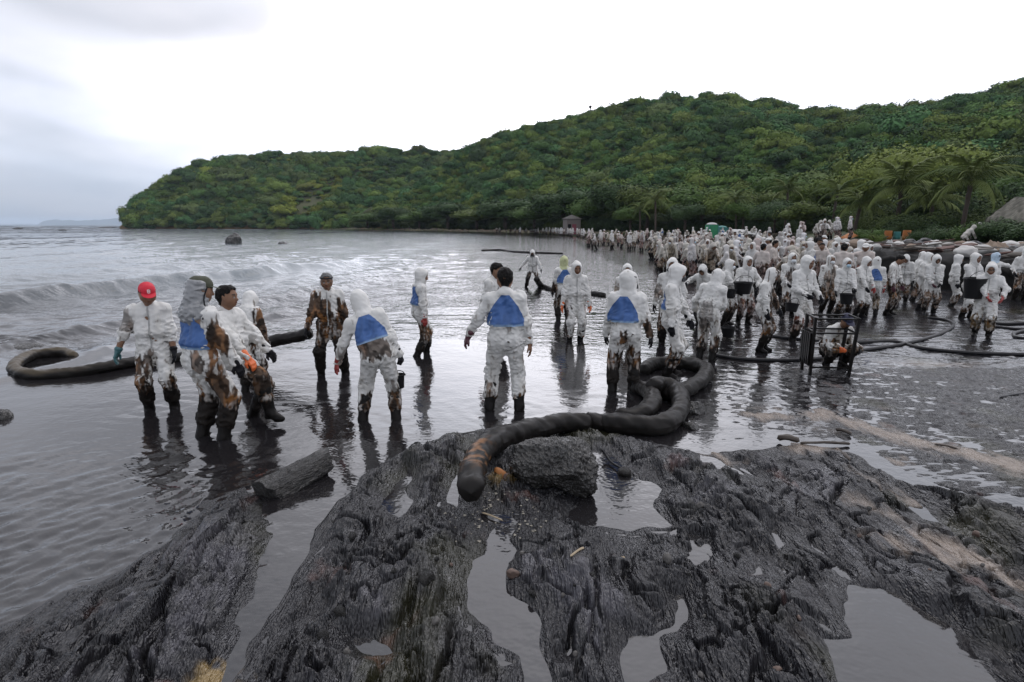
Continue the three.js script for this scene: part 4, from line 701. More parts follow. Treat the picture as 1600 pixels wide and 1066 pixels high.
W_(1360, 494, 402, { label: 'hooded worker turned away with a blue back panel among the bucket crowd', turn: 158, hood: true, panel: true, panelShift: 0.03, hr: [-0.27, 0.85, 0.08], gr: 'red', gl: 'black', cell: 0.014, stain: { dirt: 0.2, brown: 0.62, black: 0.24, tone: [0.16, 0.11, 0.06] } }, 0.02);
W_(1386, 492, 398, { label: 'bareheaded worker, suit brown from the waist down, arms stained', turn: 40, headPitch: 0.4, lean: 0.12, hair: true, hr: [-0.28, 0.82, 0.15], hl: [0.25, 0.85, 0.2], gl: 'maroon', gr: 'maroon', cell: 0.014, stain: { dirt: 0.6, brown: 0.95, black: 0.25, warm: 0.1, at: [{ p: [-0.15, 1.2, 0], r: 0.14, s: 0.5 }] } }, 0.02);
W_(1408, 474, 402, { label: 'hooded worker bowed low beside the bareheaded one', turn: -40, lean: 0.3, headPitch: 0.4, hood: true, gl: 'black', gr: 'black', cell: 0.016, stain: { dirt: 0.5, brown: 0.7, black: 0.3 } }, 0.02, 0.95);
W_(1424, 472, 393, { label: 'tall hooded worker leaning right in front of the black bank', turn: 68, lean: 0.2, headPitch: 0.15, hood: true, mask: 'white', gl: 'black', gr: 'black', hr: [-0.2, 0.9, 0.25], cell: 0.015, stain: { dirt: 0.35, brown: 0.62, black: 0.2, tone: [0.16, 0.09, 0.05] } }, 0.02);
W_(1450, 490, 398, { label: 'hooded worker with a long tapering hood and hands joined low', turn: -14, headPitch: 0.3, hood: 'closed', smear: 0.7, hl: [0.1, 0.92, 0.24], hr: [-0.1, 0.92, 0.24], gl: 'black', gr: 'maroon', cell: 0.014, stain: { dirt: 0.35, brown: 0.70, black: 0.22, tone: [0.14, 0.085, 0.05] } }, 0.02);
W_(1437, 486, 395, { label: 'hooded worker behind the long-hooded one, elbow bent', turn: 30, hood: true, smear: 0.4, gl: 'black', gr: 'black', hr: [-0.2, 0.95, 0.2], cell: 0.017, stain: { dirt: 0.4, brown: 0.6, black: 0.3 } }, 0.02);
W_(1484, 482, 399, { label: 'hooded worker in profile, brown belt-high stain, left of the big tub', turn: 62, hood: true, gl: 'black', gr: 'black', cell: 0.015, stain: { dirt: 0.4, brown: 0.5, black: 0.2, at: [{ p: [0, 1.1, 0.14], r: 0.14 }] } }, 0.02);
W_(1508, 498, 396, { label: 'hooded worker facing forward behind the big black tub he carries', turn: 10, hood: true, smear: 0.2, hl: [0.24, 0.95, 0.26], hr: [-0.12, 0.9, 0.3], gl: 'black', gr: 'black', cell: 0.014, stain: { dirt: 0.5, brown: 0.4, black: 0.2 } }, 0.02);
W_(1532, 528, 411, { label: 'hooded worker with red gloves gripping the big black tub, wide white sleeve', turn: -42, headPitch: 0.25, hood: true, smear: 0.6, hr: [0.02, 0.98, 0.34], hl: [0.28, 0.98, 0.3], pl: [1, -0.2, -0.3], gl: 'red', gr: 'red', fat: 1.12, fl: [0.14, 0, 0.08], fr: [-0.12, 0, -0.12], stain: { dirt: 0.45, brown: 0.52, black: 0.22, tone: [0.15, 0.1, 0.05] } }, 0.0);
W_(1545, 478, 397, { label: 'worker in a pale blue hood stretching one arm out to the side', turn: 190, hood: true, hoodTone: [0.45, 0.56, 0.66], hr: [-0.68, 1.28, 0.1], gl: 'black', gr: 'black', cell: 0.016, stain: { dirt: 0.2, brown: 0.5, black: 0.3 } }, 0.0);
W_(1590, 474, 387, { label: 'grey-suited hooded worker at the far edge with dark oily trousers', turn: -20, hood: true, smear: 0.7, gl: 'black', gr: 'black', hr: [-0.28, 0.95, 0.2], cell: 0.015, stain: { dirt: 0.9, brown: 0.95, black: 0.45, tone: [0.09, 0.06, 0.04] } }, 0.0);
W_(1302, 574, 488, { label: 'worker in a navy cap crouching inside the black metal rack', turn: 8, pelvis: [0, 0.34, -0.12], lean: 0.45, headPitch: 0.1, fl: [0.17, 0, 0.0, 20], fr: [-0.17, 0, 0.02, 20], hl: [0.22, 0.42, 0.3], hr: [-0.2, 0.45, 0.28], gl: 'black', gr: 'orange', cap: 'navy', hair: true, cell: 0.014, stain: { dirt: 0.8, brown: 0.5, black: 0.35, tone: [0.12, 0.08, 0.05] } }, 0.02, 0.62);
// ---------------------------------------------------------------- the crowd further along the beach: a few postures, copied one by one
const CROWD = [
  { turn: 0, hood: true, smear: 0.5, stain: { dirt: 0.4, brown: 0.6, black: 0.4 } },
  { turn: 0, hood: true, mask: 'white', lean: 0.35, hl: [0.15, 0.7, 0.4], hr: [-0.2, 0.7, 0.4], stain: { dirt: 0.6, brown: 0.7, black: 0.4, tone: [0.2, 0.13, 0.08] } },
  { turn: 0, hood: true, panel: true, hl: [0.3, 0.85, 0.2], stain: { dirt: 0.3, brown: 0.5, black: 0.35 } },
  { turn: 0, hood: true, smear: 0.6, lean: 0.1, hl: [0.1, 0.95, 0.35], hr: [-0.1, 0.95, 0.35], fl: [0.16, 0, 0.2], fr: [-0.12, 0, -0.2], stain: { dirt: 0.5, brown: 0.5, black: 0.3, at: [{ p: [0, 1.05, 0.15], r: 0.16, s: 0.7 }] } },
  { turn: 0, hood: true, lean: 0.6, headPitch: 0.1, hl: [0.2, 0.5, 0.45], hr: [-0.2, 0.55, 0.45], pelvis: [0, 0.88, -0.15], stain: { dirt: 0.4, brown: 0.6, black: 0.4 } },
  { turn: 0, hair: true, hl: [0.4, 1.0, 0.25], hr: [-0.3, 0.8, 0.1], stain: { dirt: 0.6, brown: 0.9, black: 0.5, tone: [0.2, 0.12, 0.1] } },
  { turn: 0, cap: 'white', hair: true, hl: [0.28, 0.8, 0.1], hr: [-0.5, 1.25, 0.3], stain: { dirt: 0.5, brown: 0.8, black: 0.4, tone: [0.22, 0.1, 0.08] } },
  { turn: 0, hood: true, mask: 'blue', hl: [0.2, 0.95, 0.3], hr: [-0.27, 0.8, 0.05], side: 0.12, stain: { dirt: 0.2, brown: 0.45, black: 0.35 } },
];
for (let i = 0; i < 6; i++) { const c = CROWD[[0, 1, 3, 4, 7, 0][i]]; CROWD.push({ ...c, headYaw: [30, -25, 20, 0, -30, -15][i], twist: [15, -15, 10, 8, -12, 20][i], hl: [[0.25, 0.9, 0.25], [0.3, 0.75, 0.3], [0.3, 1.1, 0.3], [0.3, 0.6, 0.5], [0.25, 0.8, 0.1], [0.45, 0.95, 0.1]][i], stain: { dirt: [0.9, 0.8, 0.9, 0.7, 0.6, 1][i], brown: [0.9, 0.75, 0.8, 0.95, 0.7, 1.0][i], black: [0.5, 0.45, 0.6, 0.5, 0.3, 0.4][i], tone: [[0.22, 0.12, 0.10], [0.16, 0.12, 0.06], [0.10, 0.06, 0.04], [0.2, 0.15, 0.1], [0.2, 0.1, 0.08], [0.24, 0.16, 0.14]][i], at: [{ p: [0, 1.1, 0.12], r: 0.2, s: 0.6 }] } }); }
CROWD.forEach((c, i) => { const k = [0.62, 0.5, 0.56, 0.6, 0.46, 0.52, 0.5, 0.62, 0.44, 0.5, 0.58, 0.46, 0.54, 0.5][i]; c.cloth = [k, k * [0.99, 0.95, 0.99, 0.97, 0.96, 0.9, 0.88, 0.99, 0.97, 0.93, 0.98, 0.94, 0.97, 0.86][i], k * [0.97, 0.86, 0.97, 0.95, 0.88, 0.84, 0.82, 1, 0.93, 0.82, 0.96, 0.86, 0.96, 0.83][i]]; });
for (const c of CROWD) { c.stain.brown += 0.12; c.stain.dirt = Math.min(1, c.stain.dirt + 0.15); }
const LOOK = ['dark-faced hooded worker standing upright', 'worker in white mask stooping forward', 'worker with a blue back panel', 'striding hooded worker with hands in front', 'hooded worker bent low', 'bareheaded worker with brown trousers', 'worker in a white cap raising an arm', 'worker in a blue mask leaning aside', 'grubby hooded worker glancing aside', 'brown-stained worker in white mask stooping', 'striding worker with a dark-smeared suit', 'bent worker in a brown-soaked suit', 'leaning worker in a blue mask with brown legs', 'hooded worker in a pinkish brown suit'];
const protos = CROWD.map((c, i) => { const p = makePerson({ ...c, q: 2, cell: 0.027, fine: 0.014, handCell: 0.0095, gl: c.gl ?? 'black', gr: c.gr ?? 'black', seed: 300 + i, label: '', pos: [0, 0, 0] }); scene.remove(p); return p; });
const crowdR = RNG(4242);
let crowdCount = 0;
function crowdAt(p, kind, deg, h, label, group) {
  const c = copyOf(protos[kind], 'person', p, deg * Math.PI / 180, label, group, h / 1.7); { const w = 0.9 + 0.28 * crowdR(); c.scale.x *= w; c.scale.z *= w; } c.userData.category = 'person'; crowdCount++; return c;
}
// ground level under a person
const groundY = (x, z) => Math.max(-0.04, terrain(x, z, false) - 0.02);
// [u, v of the feet, kind, turn] for those the picture lets one follow
for (const [u, v, d, k, t, label] of [
  [1227, 386, 44, 2, 178, 'worker with blue panel standing on the bank top beside the pipes'], [1247, 388, 43, 0, 10, 'hooded worker on the bank top, arms close, right of the one with blue panel'],
  [1278, 381, 46, 7, -30, 'small hooded worker on the bank near the leaning poles'], [1307, 378, 48, 0, 90, 'worker in a pointed hood far back on the bank'],
  [1298, 440, 24, 0, 5, 'hooded worker with open dark hood in front of the black bank'], [1316, 440, 24.3, 3, -10, 'short hooded worker facing out in front of the black bank'],
  [1333, 441, 23.6, 4, 70, 'worker in a tall pointed hood hunched before the black bank'], [1242, 427, 27, 0, 60, 'hooded worker under the lower pipe of the bank'], [1274, 428, 26.5, 6, 0, 'worker with raised arm under the lower pipe of the bank'],
  [1508, 394, 32, 4, 80, 'hooded worker crouched on the bank beside the logs'], [1526, 392, 34, 3, 190, 'worker in a pinkish stained suit stooping among the logs'], [1541, 392, 34.5, 1, 170, 'worker in a grey suit and pale hat among the logs'],
  [1310, 470, 16.4, 5, 150, 'dark-haired worker seen from behind among the masked ones'],
]) {
  const p = P(u, v, d); const c = crowdAt(p, k, t, 1.62, label);
}
const CROWD_AREA = poly([[912, 391], [1004, 395], [1024, 420], [1032, 432], [1120, 452], [1210, 462], [1275, 458], [1300, 428], [1240, 402], [1180, 384], [1050, 377], [980, 375], [912, 379]]);
const placed = [];
for (let tries = 0; tries < 9000 && placed.length < 150; tries++) {
  const u = 905 + crowdR() * 400, v = 374 + Math.pow(crowdR(), 1.25) * 90, p = G(u, v, 0.05);
  if (sdPoly(CROWD_AREA, p.x, p.z) < 0) continue;
  if (placed.some((q) => (q.x - p.x) ** 2 + ((q.z - p.z) * 0.55) ** 2 < 0.62 ** 2)) continue;
  if (-p.z < 20 && crowdR() < 0.3) continue;
  placed.push(p); p.y = groundY(p.x, p.z);
  const k = [0, 1, 2, 3, 4, 4, 5, 6, 7, 8, 9, 10, 11, 11, 12, 13, 1, 9][Math.floor(crowdR() * 18)], near = -p.z < 30;
  crowdAt(p, k, (crowdR() - 0.5) * (k === 2 ? 80 : 300) + (k === 2 ? 180 : 0), 1.5 + crowdR() * 0.3,
    LOOK[k] + (near ? ' in the crowd on the flat' : ' in the far crowd by the water'), near ? 'in the crowd on the flat: ' + LOOK[k] : 'far along the waterline: ' + LOOK[k]);
}
for (let i = 0, tries = 0; i < 26 && tries < 500; tries++) {              // behind the bucket carriers, before the black bank and on it
  const top = i >= 15, u = top ? 1170 + crowdR() * 190 : 1175 + crowdR() * 190, d = top ? bankD(u) + 5 + crowdR() * 14 : 19 + crowdR() * 5.5;
  if (!top && d > bankD(u) - 1.2) continue;
  const x = azOf(u) * d * CT, p = V(x, top ? 0.1 + 1.03 * bankTop(u) : groundY(x, -d), -d);
  if (placed.some((q) => (q.x - p.x) ** 2 + (q.z - p.z) ** 2 < 0.5)) continue;
  placed.push(p); i++; const k = Math.floor(crowdR() * 14);
  crowdAt(p, k, (crowdR() - 0.5) * 300 + (k === 2 ? 180 : 0), 1.5 + crowdR() * 0.28, LOOK[k] + (top ? ' on top of the black bank' : ' just before the black bank'), (top ? 'on the bank: ' : 'before the bank: ') + LOOK[k]);
}
for (let i = 0; i < 64; i++) {                                          // the last ones, strung out where the beach bends away
  const u = 775 + Math.pow(crowdR(), 0.75) * 150, v = lerp(362.5, 373, Math.pow((u - 775) / 150, 2.2)) + crowdR() * 2.2, p = G(u, v, 0.1);
  p.y = 0.05; const k = [0, 1, 3, 4, 5, 7][Math.floor(crowdR() * 6)];
  crowdAt(p, k, crowdR() * 360, 1.6 + crowdR() * 0.2, 'tiny white-suited figure on the distant bend of the beach', 'tiny figures on the distant bend of the beach');
}
console.log('crowd', crowdCount);
// ---------------------------------------------------------------- booms, hoses, rack, buckets, boulders
const oilMat = phys({ color: rgb(0.016, 0.0145, 0.0135), roughness: 0.42, specularIntensity: 0.45, bumpMap: oilBump, bumpScale: 0.006 });
const boomMat = phys({ color: 0xffffff, vertexColors: true, roughness: 0.42, specularIntensity: 0.28 });
function hoseGeo(pts, rad, opt = {}) {
  const c = new THREE.CatmullRomCurve3(pts, false, 'centripetal'), L = c.getLength(), nl = Math.max(8, Math.round(L / (opt.step ?? 0.03))), nr = opt.sides ?? 18, pos = [], col = [], idx = [], fr = [];
  const up = V(0, 1, 0), so = opt.seed ?? 0;
  for (let i = 0; i <= nl; i++) {
    const t = i / nl, p = c.getPointAt(t), d = c.getTangentAt(t), s = d.clone().cross(up).normalize(), u = s.clone().cross(d).normalize();
    const end = opt.cap === false ? 1 : Math.sqrt(clamp(1 - Math.max(0, 1 - Math.min(t, 1 - t) * L / (rad * 0.8)) ** 2, 0.0));
    for (let k = 0; k <= nr; k++) {
      const a = k / nr * 6.2832, w = opt.wrinkle ?? 0, cx = Math.cos(a), sy = Math.sin(a);
      const q = rad * end * (1 + w * (0.16 * n3(t * L * 3 + so, cx * 0.7, sy * 0.7) + 0.16 * n3(t * L * 9 + so, cx * 1.3, sy * 1.3) + 0.16 * (0.4 - Math.abs(n3(t * L * 26, cx * 1.6 + so, sy * 1.6)))) ) * (sy < 0 ? 1 - (opt.flat ?? 0) * 0.25 * -sy : 1);
      const v = p.clone().addScaledVector(s, cx * q).addScaledVector(u, sy * q); pos.push(v.x, v.y, v.z);
      const o = opt.color ? opt.color(t, sy, v, t * L) : [0.016, 0.014, 0.013]; col.push(...o);
    }
  }
  for (let i = 0; i < nl; i++) for (let k = 0; k < nr; k++) { const a = i * (nr + 1) + k, b = a + 1, e = a + nr + 1, f = e + 1; idx.push(a, b, e, b, f, e); }
  return geo(pos, idx, col);
}
const gp = (l) => l.map(([u, v, h]) => G(u, v, h));
const boomCol = (bare, tone = [0.20, 0.10, 0.045]) => (t, sy, v) => { const w = bare(t, sy, v), n = 0.5 + 0.5 * n3(v.x * 9, v.y * 9, v.z * 9); return [lerp(0.008 + 0.012 * n, tone[0], w), lerp(0.0072 + 0.011 * n, tone[1], w), lerp(0.0068 + 0.010 * n, tone[2], w)]; };
function boom(label, sections, rad, col, seed) {
  const t = thing('oil_boom', label, 'oil boom', sections[0][0]); const o = t.position.clone();
  sections.forEach((s, i) => { part('section', hoseGeo(s.map((p) => p.clone().sub(o)), rad, { wrinkle: 1, seed: seed + i * 9, sides: 22, color: (a, b, v, l) => col(a, b, v.clone().add(o), l) }), boomMat, t); });
  for (let i = 0; i + 1 < sections.length; i++) {                        // the sleeve that joins two sections
    const a = sections[i].at(-1), b = sections[i + 1][0], d = b.clone().sub(a).normalize();
    part('coupling', hoseGeo([a.clone().addScaledVector(d, -0.1).sub(o), a.clone().lerp(b, 0.5).sub(o), b.clone().addScaledVector(d, 0.1).sub(o)], rad * 0.86, { wrinkle: 1.6, seed: seed + 50, sides: 18 }), boomMat, t);
  }
  return t;
}
const sore = (t, sy, v) => 0.9 * sstep(0.15, 0.4, n3(v.x * 15, v.y * 15, v.z * 15) + 0.3 * sy - 0.12) * sstep(0.45, 0.15, Math.abs(v.z + 4.75)) ;
boom('thick black oil boom over the rocks into a coil, brown bare patches near its end', [
  gp([[736, 772, 0.24], [737, 745, 0.25], [746, 716, 0.24], [770, 692, 0.22], [812, 675, 0.16], [870, 663, 0.12], [924, 659, 0.10]]),
  gp([[936, 660, 0.10], [985, 664, 0.10], [1030, 664, 0.10], [1056, 650, 0.11], [1064, 630, 0.13], [1054, 608, 0.16], [1034, 600, 0.20], [1018, 604, 0.22]]),
], 0.108, boomCol(sore), 3);
boom('second black boom curled inside and behind the coil where a worker stands', [
  gp([[958, 652, 0.07], [990, 650, 0.10], [1012, 640, 0.13], [1020, 622, 0.12], [1010, 610, 0.1], [992, 604, 0.06]]),
  gp([[1052, 616, 0.10], [1080, 604, 0.10], [1100, 590, 0.10], [1102, 576, 0.10], [1080, 569, 0.09], [1050, 567, 0.08], [1020, 570, 0.08], [1002, 580, 0.06]]),
], 0.104, boomCol(() => 0), 21);
const beige = (t, sy, v) => 0.62 * sstep(0.25, 0.75, sy + 0.5 * n3(v.x * 4, v.y * 4, v.z * 4)) * sstep(-6.2, -7.6, v.x);
boom('floating boom with a buff looped end, held by the man in the red cap', [[
  G(118, 557, 0.03), G(92, 551, 0.06), G(55, 554, 0.07), G(28, 566, 0.07), G(22, 578, 0.06), G(48, 586, 0.05), G(100, 584, 0.05), G(160, 574, 0.08), G(215, 565, 0.07), G(290, 558, 0.05), G(350, 550, 0.06), P(395, 541, 9.1), P(440, 530, 8.95), P(487, 521, 8.75)]], 0.088, boomCol(beige, [0.11, 0.088, 0.058]), 44);
boom('boom trailing from the distant wading worker across the shallows', [gp([[838, 436, 0.45], [846, 446, 0.1], [870, 454, 0.04], [905, 456, 0.04], [945, 462, 0.04]])], 0.1, boomCol(() => 0), 60);
boom('thin floating boom line lying far out on the water', [gp([[752, 392, 0.02], [780, 391, 0.05], [806, 394, 0.05], [850, 396, 0.03], [880, 397, 0.02]])], 0.12, boomCol(() => 0), 70);
const hoseMat = phys({ color: rgb(0.012, 0.012, 0.014), roughness: 0.38, specularIntensity: 0.4 });
[['long black hose from the boom coil past the rack, ending in a bend', [[1106, 551], [1140, 558], [1200, 562], [1265, 561], [1330, 549], [1400, 540], [1450, 528], [1480, 517], [1490, 508], [1478, 501], [1448, 497]], 0.032],
  ['black hose crossing behind the rack and out along the flat', [[1186, 522], [1250, 530], [1320, 535], [1400, 534], [1440, 544], [1500, 551], [1600, 555], [1720, 557]], 0.034],
  ['upper hose beside the worker with the tub', [[1532, 502], [1562, 507], [1600, 508], [1700, 509]], 0.034],
  ['lower hose parallel to the one beside the worker with the tub', [[1540, 509], [1566, 514], [1600, 517], [1700, 515]], 0.03],
  ['short looped end of hose near the edge of the flat', [[1640, 519], [1600, 520], [1584, 524], [1592, 529], [1640, 531]], 0.032],
  ['thin cord lying on the wet sand below the hoses', [[1560, 622], [1580, 617], [1620, 612], [1700, 606]], 0.016],
].forEach(([label, l, r]) => { tag(part('hose', hoseGeo(l.map(([u, v]) => { const p = G(u, v, 0.03); p.y = Math.max(0.02, terrain(p.x, p.z) + r * 0.6); return p; }), r, { step: 0.08, sides: 10 }), hoseMat, scene), label, 'hose'); });

// the black metal rack
{
  const b = G(1296, 587, 0), t = thing('metal_rack', 'black oily metal rack standing on the flat, a man crouching in it', 'rack', [b.x, 0, b.z - 0.15], -0.12);
  const bar = (n, a, c, r = 0.016) => { const d = V(...c).sub(V(...a)), g = new THREE.BoxGeometry(r * 2, d.length(), r * 2); g.applyQuaternion(new THREE.Quaternion().setFromUnitVectors(V(0, 1, 0), d.clone().normalize())); g.translate((a[0] + c[0]) / 2, (a[1] + c[1]) / 2, (a[2] + c[2]) / 2); return part(n, g, bootMat, t); };
  const c = [[-0.29, 0.2], [0.27, 0.2], [0.3, -0.22], [-0.26, -0.22]];
  c.forEach(([x, z]) => bar('post', [x, -0.1, z], [x * 1.12 + 0.03, 0.92, z], 0.02));
  for (const y of [0.90, 0.68, 0.14]) for (let i = 0; i < 4; i++) { if (y < 0.5 && i === 2) continue; const [ax, az] = c[i], [bx, bz] = c[(i + 1) % 4], k = 1 + 0.12 * y, s = 0.03 * y; bar('rail', [ax * k + s, y + (i % 2) * 0.012, az], [bx * k + s, y + (i % 2) * 0.012, bz], 0.0125); }
  for (let i = 0; i < 5; i++) { const z = -0.15 + i * 0.075; bar('slat', [-0.31, 0.16, z], [-0.315, 0.67, z], 0.022); }
}
// buckets and tubs
const pailMat = phys({ color: rgb(0.010, 0.010, 0.011), roughness: 0.4, specularIntensity: 0.35, side: THREE.DoubleSide });
function bucket(label, p, r, h, turn = 0, tilt = 0, name = 'bucket') {
  const t = thing(name, label, name, p, turn); t.rotation.z = tilt;
  const g = new THREE.LatheGeometry([[0, 0], [r * 0.78, 0], [r * 0.8, 0.01], [r, h], [r * 1.06, h], [r * 1.06, h - 0.018], [r * 0.97, h - 0.012], [r * 0.77, 0.014], [0, 0.014]].map(([x, y]) => new THREE.Vector2(x, y)), 28);
  part('pail', g, pailMat, t);
  const hd = new THREE.TorusGeometry(r * 1.02, 0.006, 6, 24, 3.1416); hd.rotateX(0.5); hd.translate(0, h * 0.93, 0); part('handle', hd, gloveMats.black, t);
  for (const s of [-1, 1]) { const e = new THREE.SphereGeometry(0.014, 8, 6); e.translate(s * r * 1.03, h * 0.93, 0); part('lug', e, gloveMats.black, t); }
  return t;
}
bucket('small black bucket carried beside the leaning worker', P(624, 606, 6.72), 0.075, 0.17, 0.3, 0.05);
bucket('black bucket standing on the wet flat behind the bending worker', P(1137, 526, 11.5), 0.145, 0.2, 0.2, 0.05);
bucket('black tray-like tub held by the worker with the tray', P(1160, 459, 12.75), 0.2, 0.26, 0);
bucket('black bucket held low in front by the bucket carrier', P(1236, 487, 11.0), 0.125, 0.17, 0.4, -0.12);
bucket('round black bucket held by the worker in the pale blue mask', P(1322, 475, 13.1), 0.15, 0.24, 0.1);
bucket('big black tub gripped by the worker with red gloves', P(1521, 466, 11.75), 0.2, 0.42, 0.2, 0.04, 'tub');
bucket('dark pail carried by the masked worker in profile', P(1140, 466, 12.6), 0.12, 0.2, 0.1);
bucket('small pail on the flat among the feet of the crowd', P(1190, 476, 15), 0.13, 0.22, 0.4);

// boulders: a lump cut by planes, worn by noise
function boulderGeo(sx, sy, sz, seed, cuts = 9, rough = 1, detail = 42) {
  const r = RNG(seed), pl = [], g = new THREE.IcosahedronGeometry(1, detail); 
  for (let i = 0; i < cuts; i++) { const v = V(r() - 0.5, r() * 0.9 - 0.25, r() - 0.5).normalize(); pl.push([v, 0.62 + 0.3 * r()]); }
  const p = g.attributes.position, c = new Float32Array(p.count * 3), v = V();
  for (let i = 0; i < p.count; i++) {
    v.fromBufferAttribute(p, i).normalize(); let q = 1; for (const [n, d] of pl) { const k = v.dot(n); if (k > 0.05) q = -smin(-q, -q, 0.01) && Math.min(q, d / k); }
    q *= 1 + rough * (0.10 * n3(v.x * 2.1 + seed, v.y * 2.1, v.z * 2.1) + 0.05 * Math.abs(n3(v.x * 6, v.y * 6 + seed, v.z * 6)) + 0.03 * n3(v.x * 14, v.y * 14, v.z * 14 + seed) + 0.018 * n3(v.x * 32, v.y * 32, v.z * 32 + seed));
    p.setXYZ(i, v.x * q * sx, v.y * q * sy, v.z * q * sz);
    const n = 0.5 + 0.5 * n3(v.x * 9 + seed, v.y * 9, v.z * 9); c[i * 3] = 0.024 + 0.03 * n; c[i * 3 + 1] = 0.023 + 0.029 * n; c[i * 3 + 2] = 0.022 + 0.027 * n;
  }
  g.setAttribute('color', new THREE.BufferAttribute(c, 3)); g.computeVertexNormals();
  const o = mergeVerts(g); return o;
}
function mergeVerts(g) {                                                 // weld, then smooth
  const p = g.attributes.position, map = new Map(), pos = [], col = [], idx = [];
  for (let i = 0; i < p.count; i++) { const k = Math.round(p.getX(i) * 5e4) + ',' + Math.round(p.getY(i) * 5e4) + ',' + Math.round(p.getZ(i) * 5e4); let j = map.get(k); if (j === undefined) { j = pos.length / 3; map.set(k, j); pos.push(p.getX(i), p.getY(i), p.getZ(i)); const c = g.attributes.color; col.push(c.getX(i), c.getY(i), c.getZ(i)); } idx.push(j); }
  return geo(pos, idx, col, new Float32Array(pos.length / 3 * 2).map((_, i) => pos[Math.floor(i / 2) * 3 + (i % 2) * 2]));
}
function boulder(label, p, s, seed, turn = 0, o = {}) { const m = part('boulder', boulderGeo(...s, seed, o.cuts, o.rough, o.detail ?? 22), rockMat, scene); m.position.copy(p); m.rotation.set(o.tx ?? 0, turn, o.tz ?? 0); return tag(m, label, o.cat ?? 'boulder', o.group); }
boulder('big angular black boulder beside the mirror-like pool, below the boom', G(866, 722, 0.16).add(V(0, 0, 0.1)), [0.37, 0.31, 0.43], 5, 0.5, { detail: 52, tz: -0.1, cuts: 9, rough: 1.45 });
{ const p = G(466, 748, 0.05), d = G(506, 722, 0.12).sub(G(424, 768, 0.05)), L = d.length(); const g = new THREE.CylinderGeometry(0.125, 0.15, L + 0.1, 48, 40), q = g.attributes.position, c = new Float32Array(q.count * 3);
  for (let i = 0; i < q.count; i++) { const x = q.getX(i), y = q.getY(i), z = q.getZ(i), w = 1 + 0.16 * n3(x * 5, y * 2.2, z * 5) - 0.10 * Math.abs(n3(x * 14, y * 5, z * 14)) + 0.05 * n3(x * 40, y * 22, z * 40) - 0.12 * sstep(0.02, 0.06, z); q.setXYZ(i, x * w, y + (Math.abs(y) > L / 2 ? 0.05 * n3(x * 9, 3, z * 9) - 0.25 * x * Math.sign(y) : 0), z * w * 0.95); const n = 0.5 + 0.5 * n3(x * 20, y * 14, z * 20); c[i * 3] = 0.016 + 0.024 * n; c[i * 3 + 1] = 0.015 + 0.023 * n; c[i * 3 + 2] = 0.015 + 0.021 * n; }
  g.setAttribute('color', new THREE.BufferAttribute(c, 3)); g.computeVertexNormals(); const m = part('log', g, rockMat, scene); m.position.copy(p).y += 0.03; m.quaternion.setFromUnitVectors(V(0, 1, 0), d.normalize()); tag(m, 'stubby black log lying in the water left of the rocks', 'log'); }
boulder('rounded black rock at the outer side of the boom coil', G(1085, 640, 0.03), [0.13, 0.10, 0.12], 8, 0.3);
boulder('small rock in the shallow water below the boom coil', G(1080, 668, 0.0), [0.09, 0.08, 0.10], 12, 1);
boulder('dark rock at the left edge of the smooth water', G(2, 653, 0), [0.11, 0.10, 0.12], 15, 0.4);
boulder('dark rock standing out of the sea, larger of the two', G(365, 381, 0), [1.0, 1.6, 0.9], 17, 0.2);
boulder('flat low rock awash to the right of the bigger sea rock', G(443, 381, 0), [0.75, 0.3, 0.5], 19, 0.9);
boulder('low rock breaking the far water near the horizon', G(28, 358, 0), [2.6, 1.0, 1.4], 23, 0.9);
boulder('tiny rock in the far water nearer the headland', G(97, 360, 0), [1.7, 0.5, 0.9], 25, 0.9);
boulder('low dark reef off the tip of the headland', G(168, 356.2, 0), [9, 1.1, 3], 29, 0);
boulder('small stone half sunk at the left end of the boom', G(38, 545, -0.02), [0.35, 0.10, 0.3], 31, 0);
{ // the round float on its cord, in the pool
  const a = G(976, 738, 0.02), t = thing('float', 'round black float on a cord lying in the mirror-like pool', 'float', a), g = new THREE.SphereGeometry(0.065, 24, 16); g.scale(1, 0.7, 1.1); part('ball', g, oilMat, t);
  part('cord', hoseGeo([V(-0.02, 0.02, -0.04), G(955, 722, 0.03).sub(a), G(946, 710, 0.06).sub(a), G(938, 700, 0.12).sub(a)], 0.012, { sides: 8, step: 0.04 }), hoseMat, t);
}
// sticks and litter on the rocks and the flat
const woodMat = std({ color: rgb(0.045, 0.034, 0.026), roughness: 0.6 }), paleWood = std({ color: rgb(0.30, 0.24, 0.16), roughness: 0.8 }), rust = std({ color: rgb(0.33, 0.13, 0.035), roughness: 0.7 });
function stick(label, a, b, r, mat, name = 'stick', group) {
  const A = G(a[0], a[1], 0.05), B = G(b[0], b[1], 0.05); A.y = Math.max(0.01, terrain(A.x, A.z)) + r; B.y = Math.max(0.01, terrain(B.x, B.z)) + r; const m = A.clone().lerp(B, 0.5).add(V(0, r * 0.8, 0));
  tag(part(name, hoseGeo([A, m, B], r, { sides: 7, step: 0.02, wrinkle: 2, seed: a[0] }), mat, scene), label, name.replace(/_/g, ' '), group);
}
stick('thick oily driftwood branch on the flat below the rack', [1214, 684], [1250, 690], 0.03, woodMat, 'driftwood');
stick('slender black branch reaching right from the driftwood', [1250, 690], [1330, 690], 0.014, woodMat);
stick('short black stick near the rack legs on the flat', [1306, 668], [1332, 676], 0.02, woodMat);
stick('stubby stick on the flat below the driftwood', [1316, 706], [1328, 720], 0.022, woodMat);
stick('thin straight stick beside the pale sand strip', [1460, 690], [1498, 698], 0.01, woodMat);
stick('pale splinter of wood on the rock right of the channel pool', [890, 905], [912, 880], 0.008, paleWood);
stick('pale twig on the rock beside the round-ended channel', [968, 868], [976, 880], 0.008, paleWood);
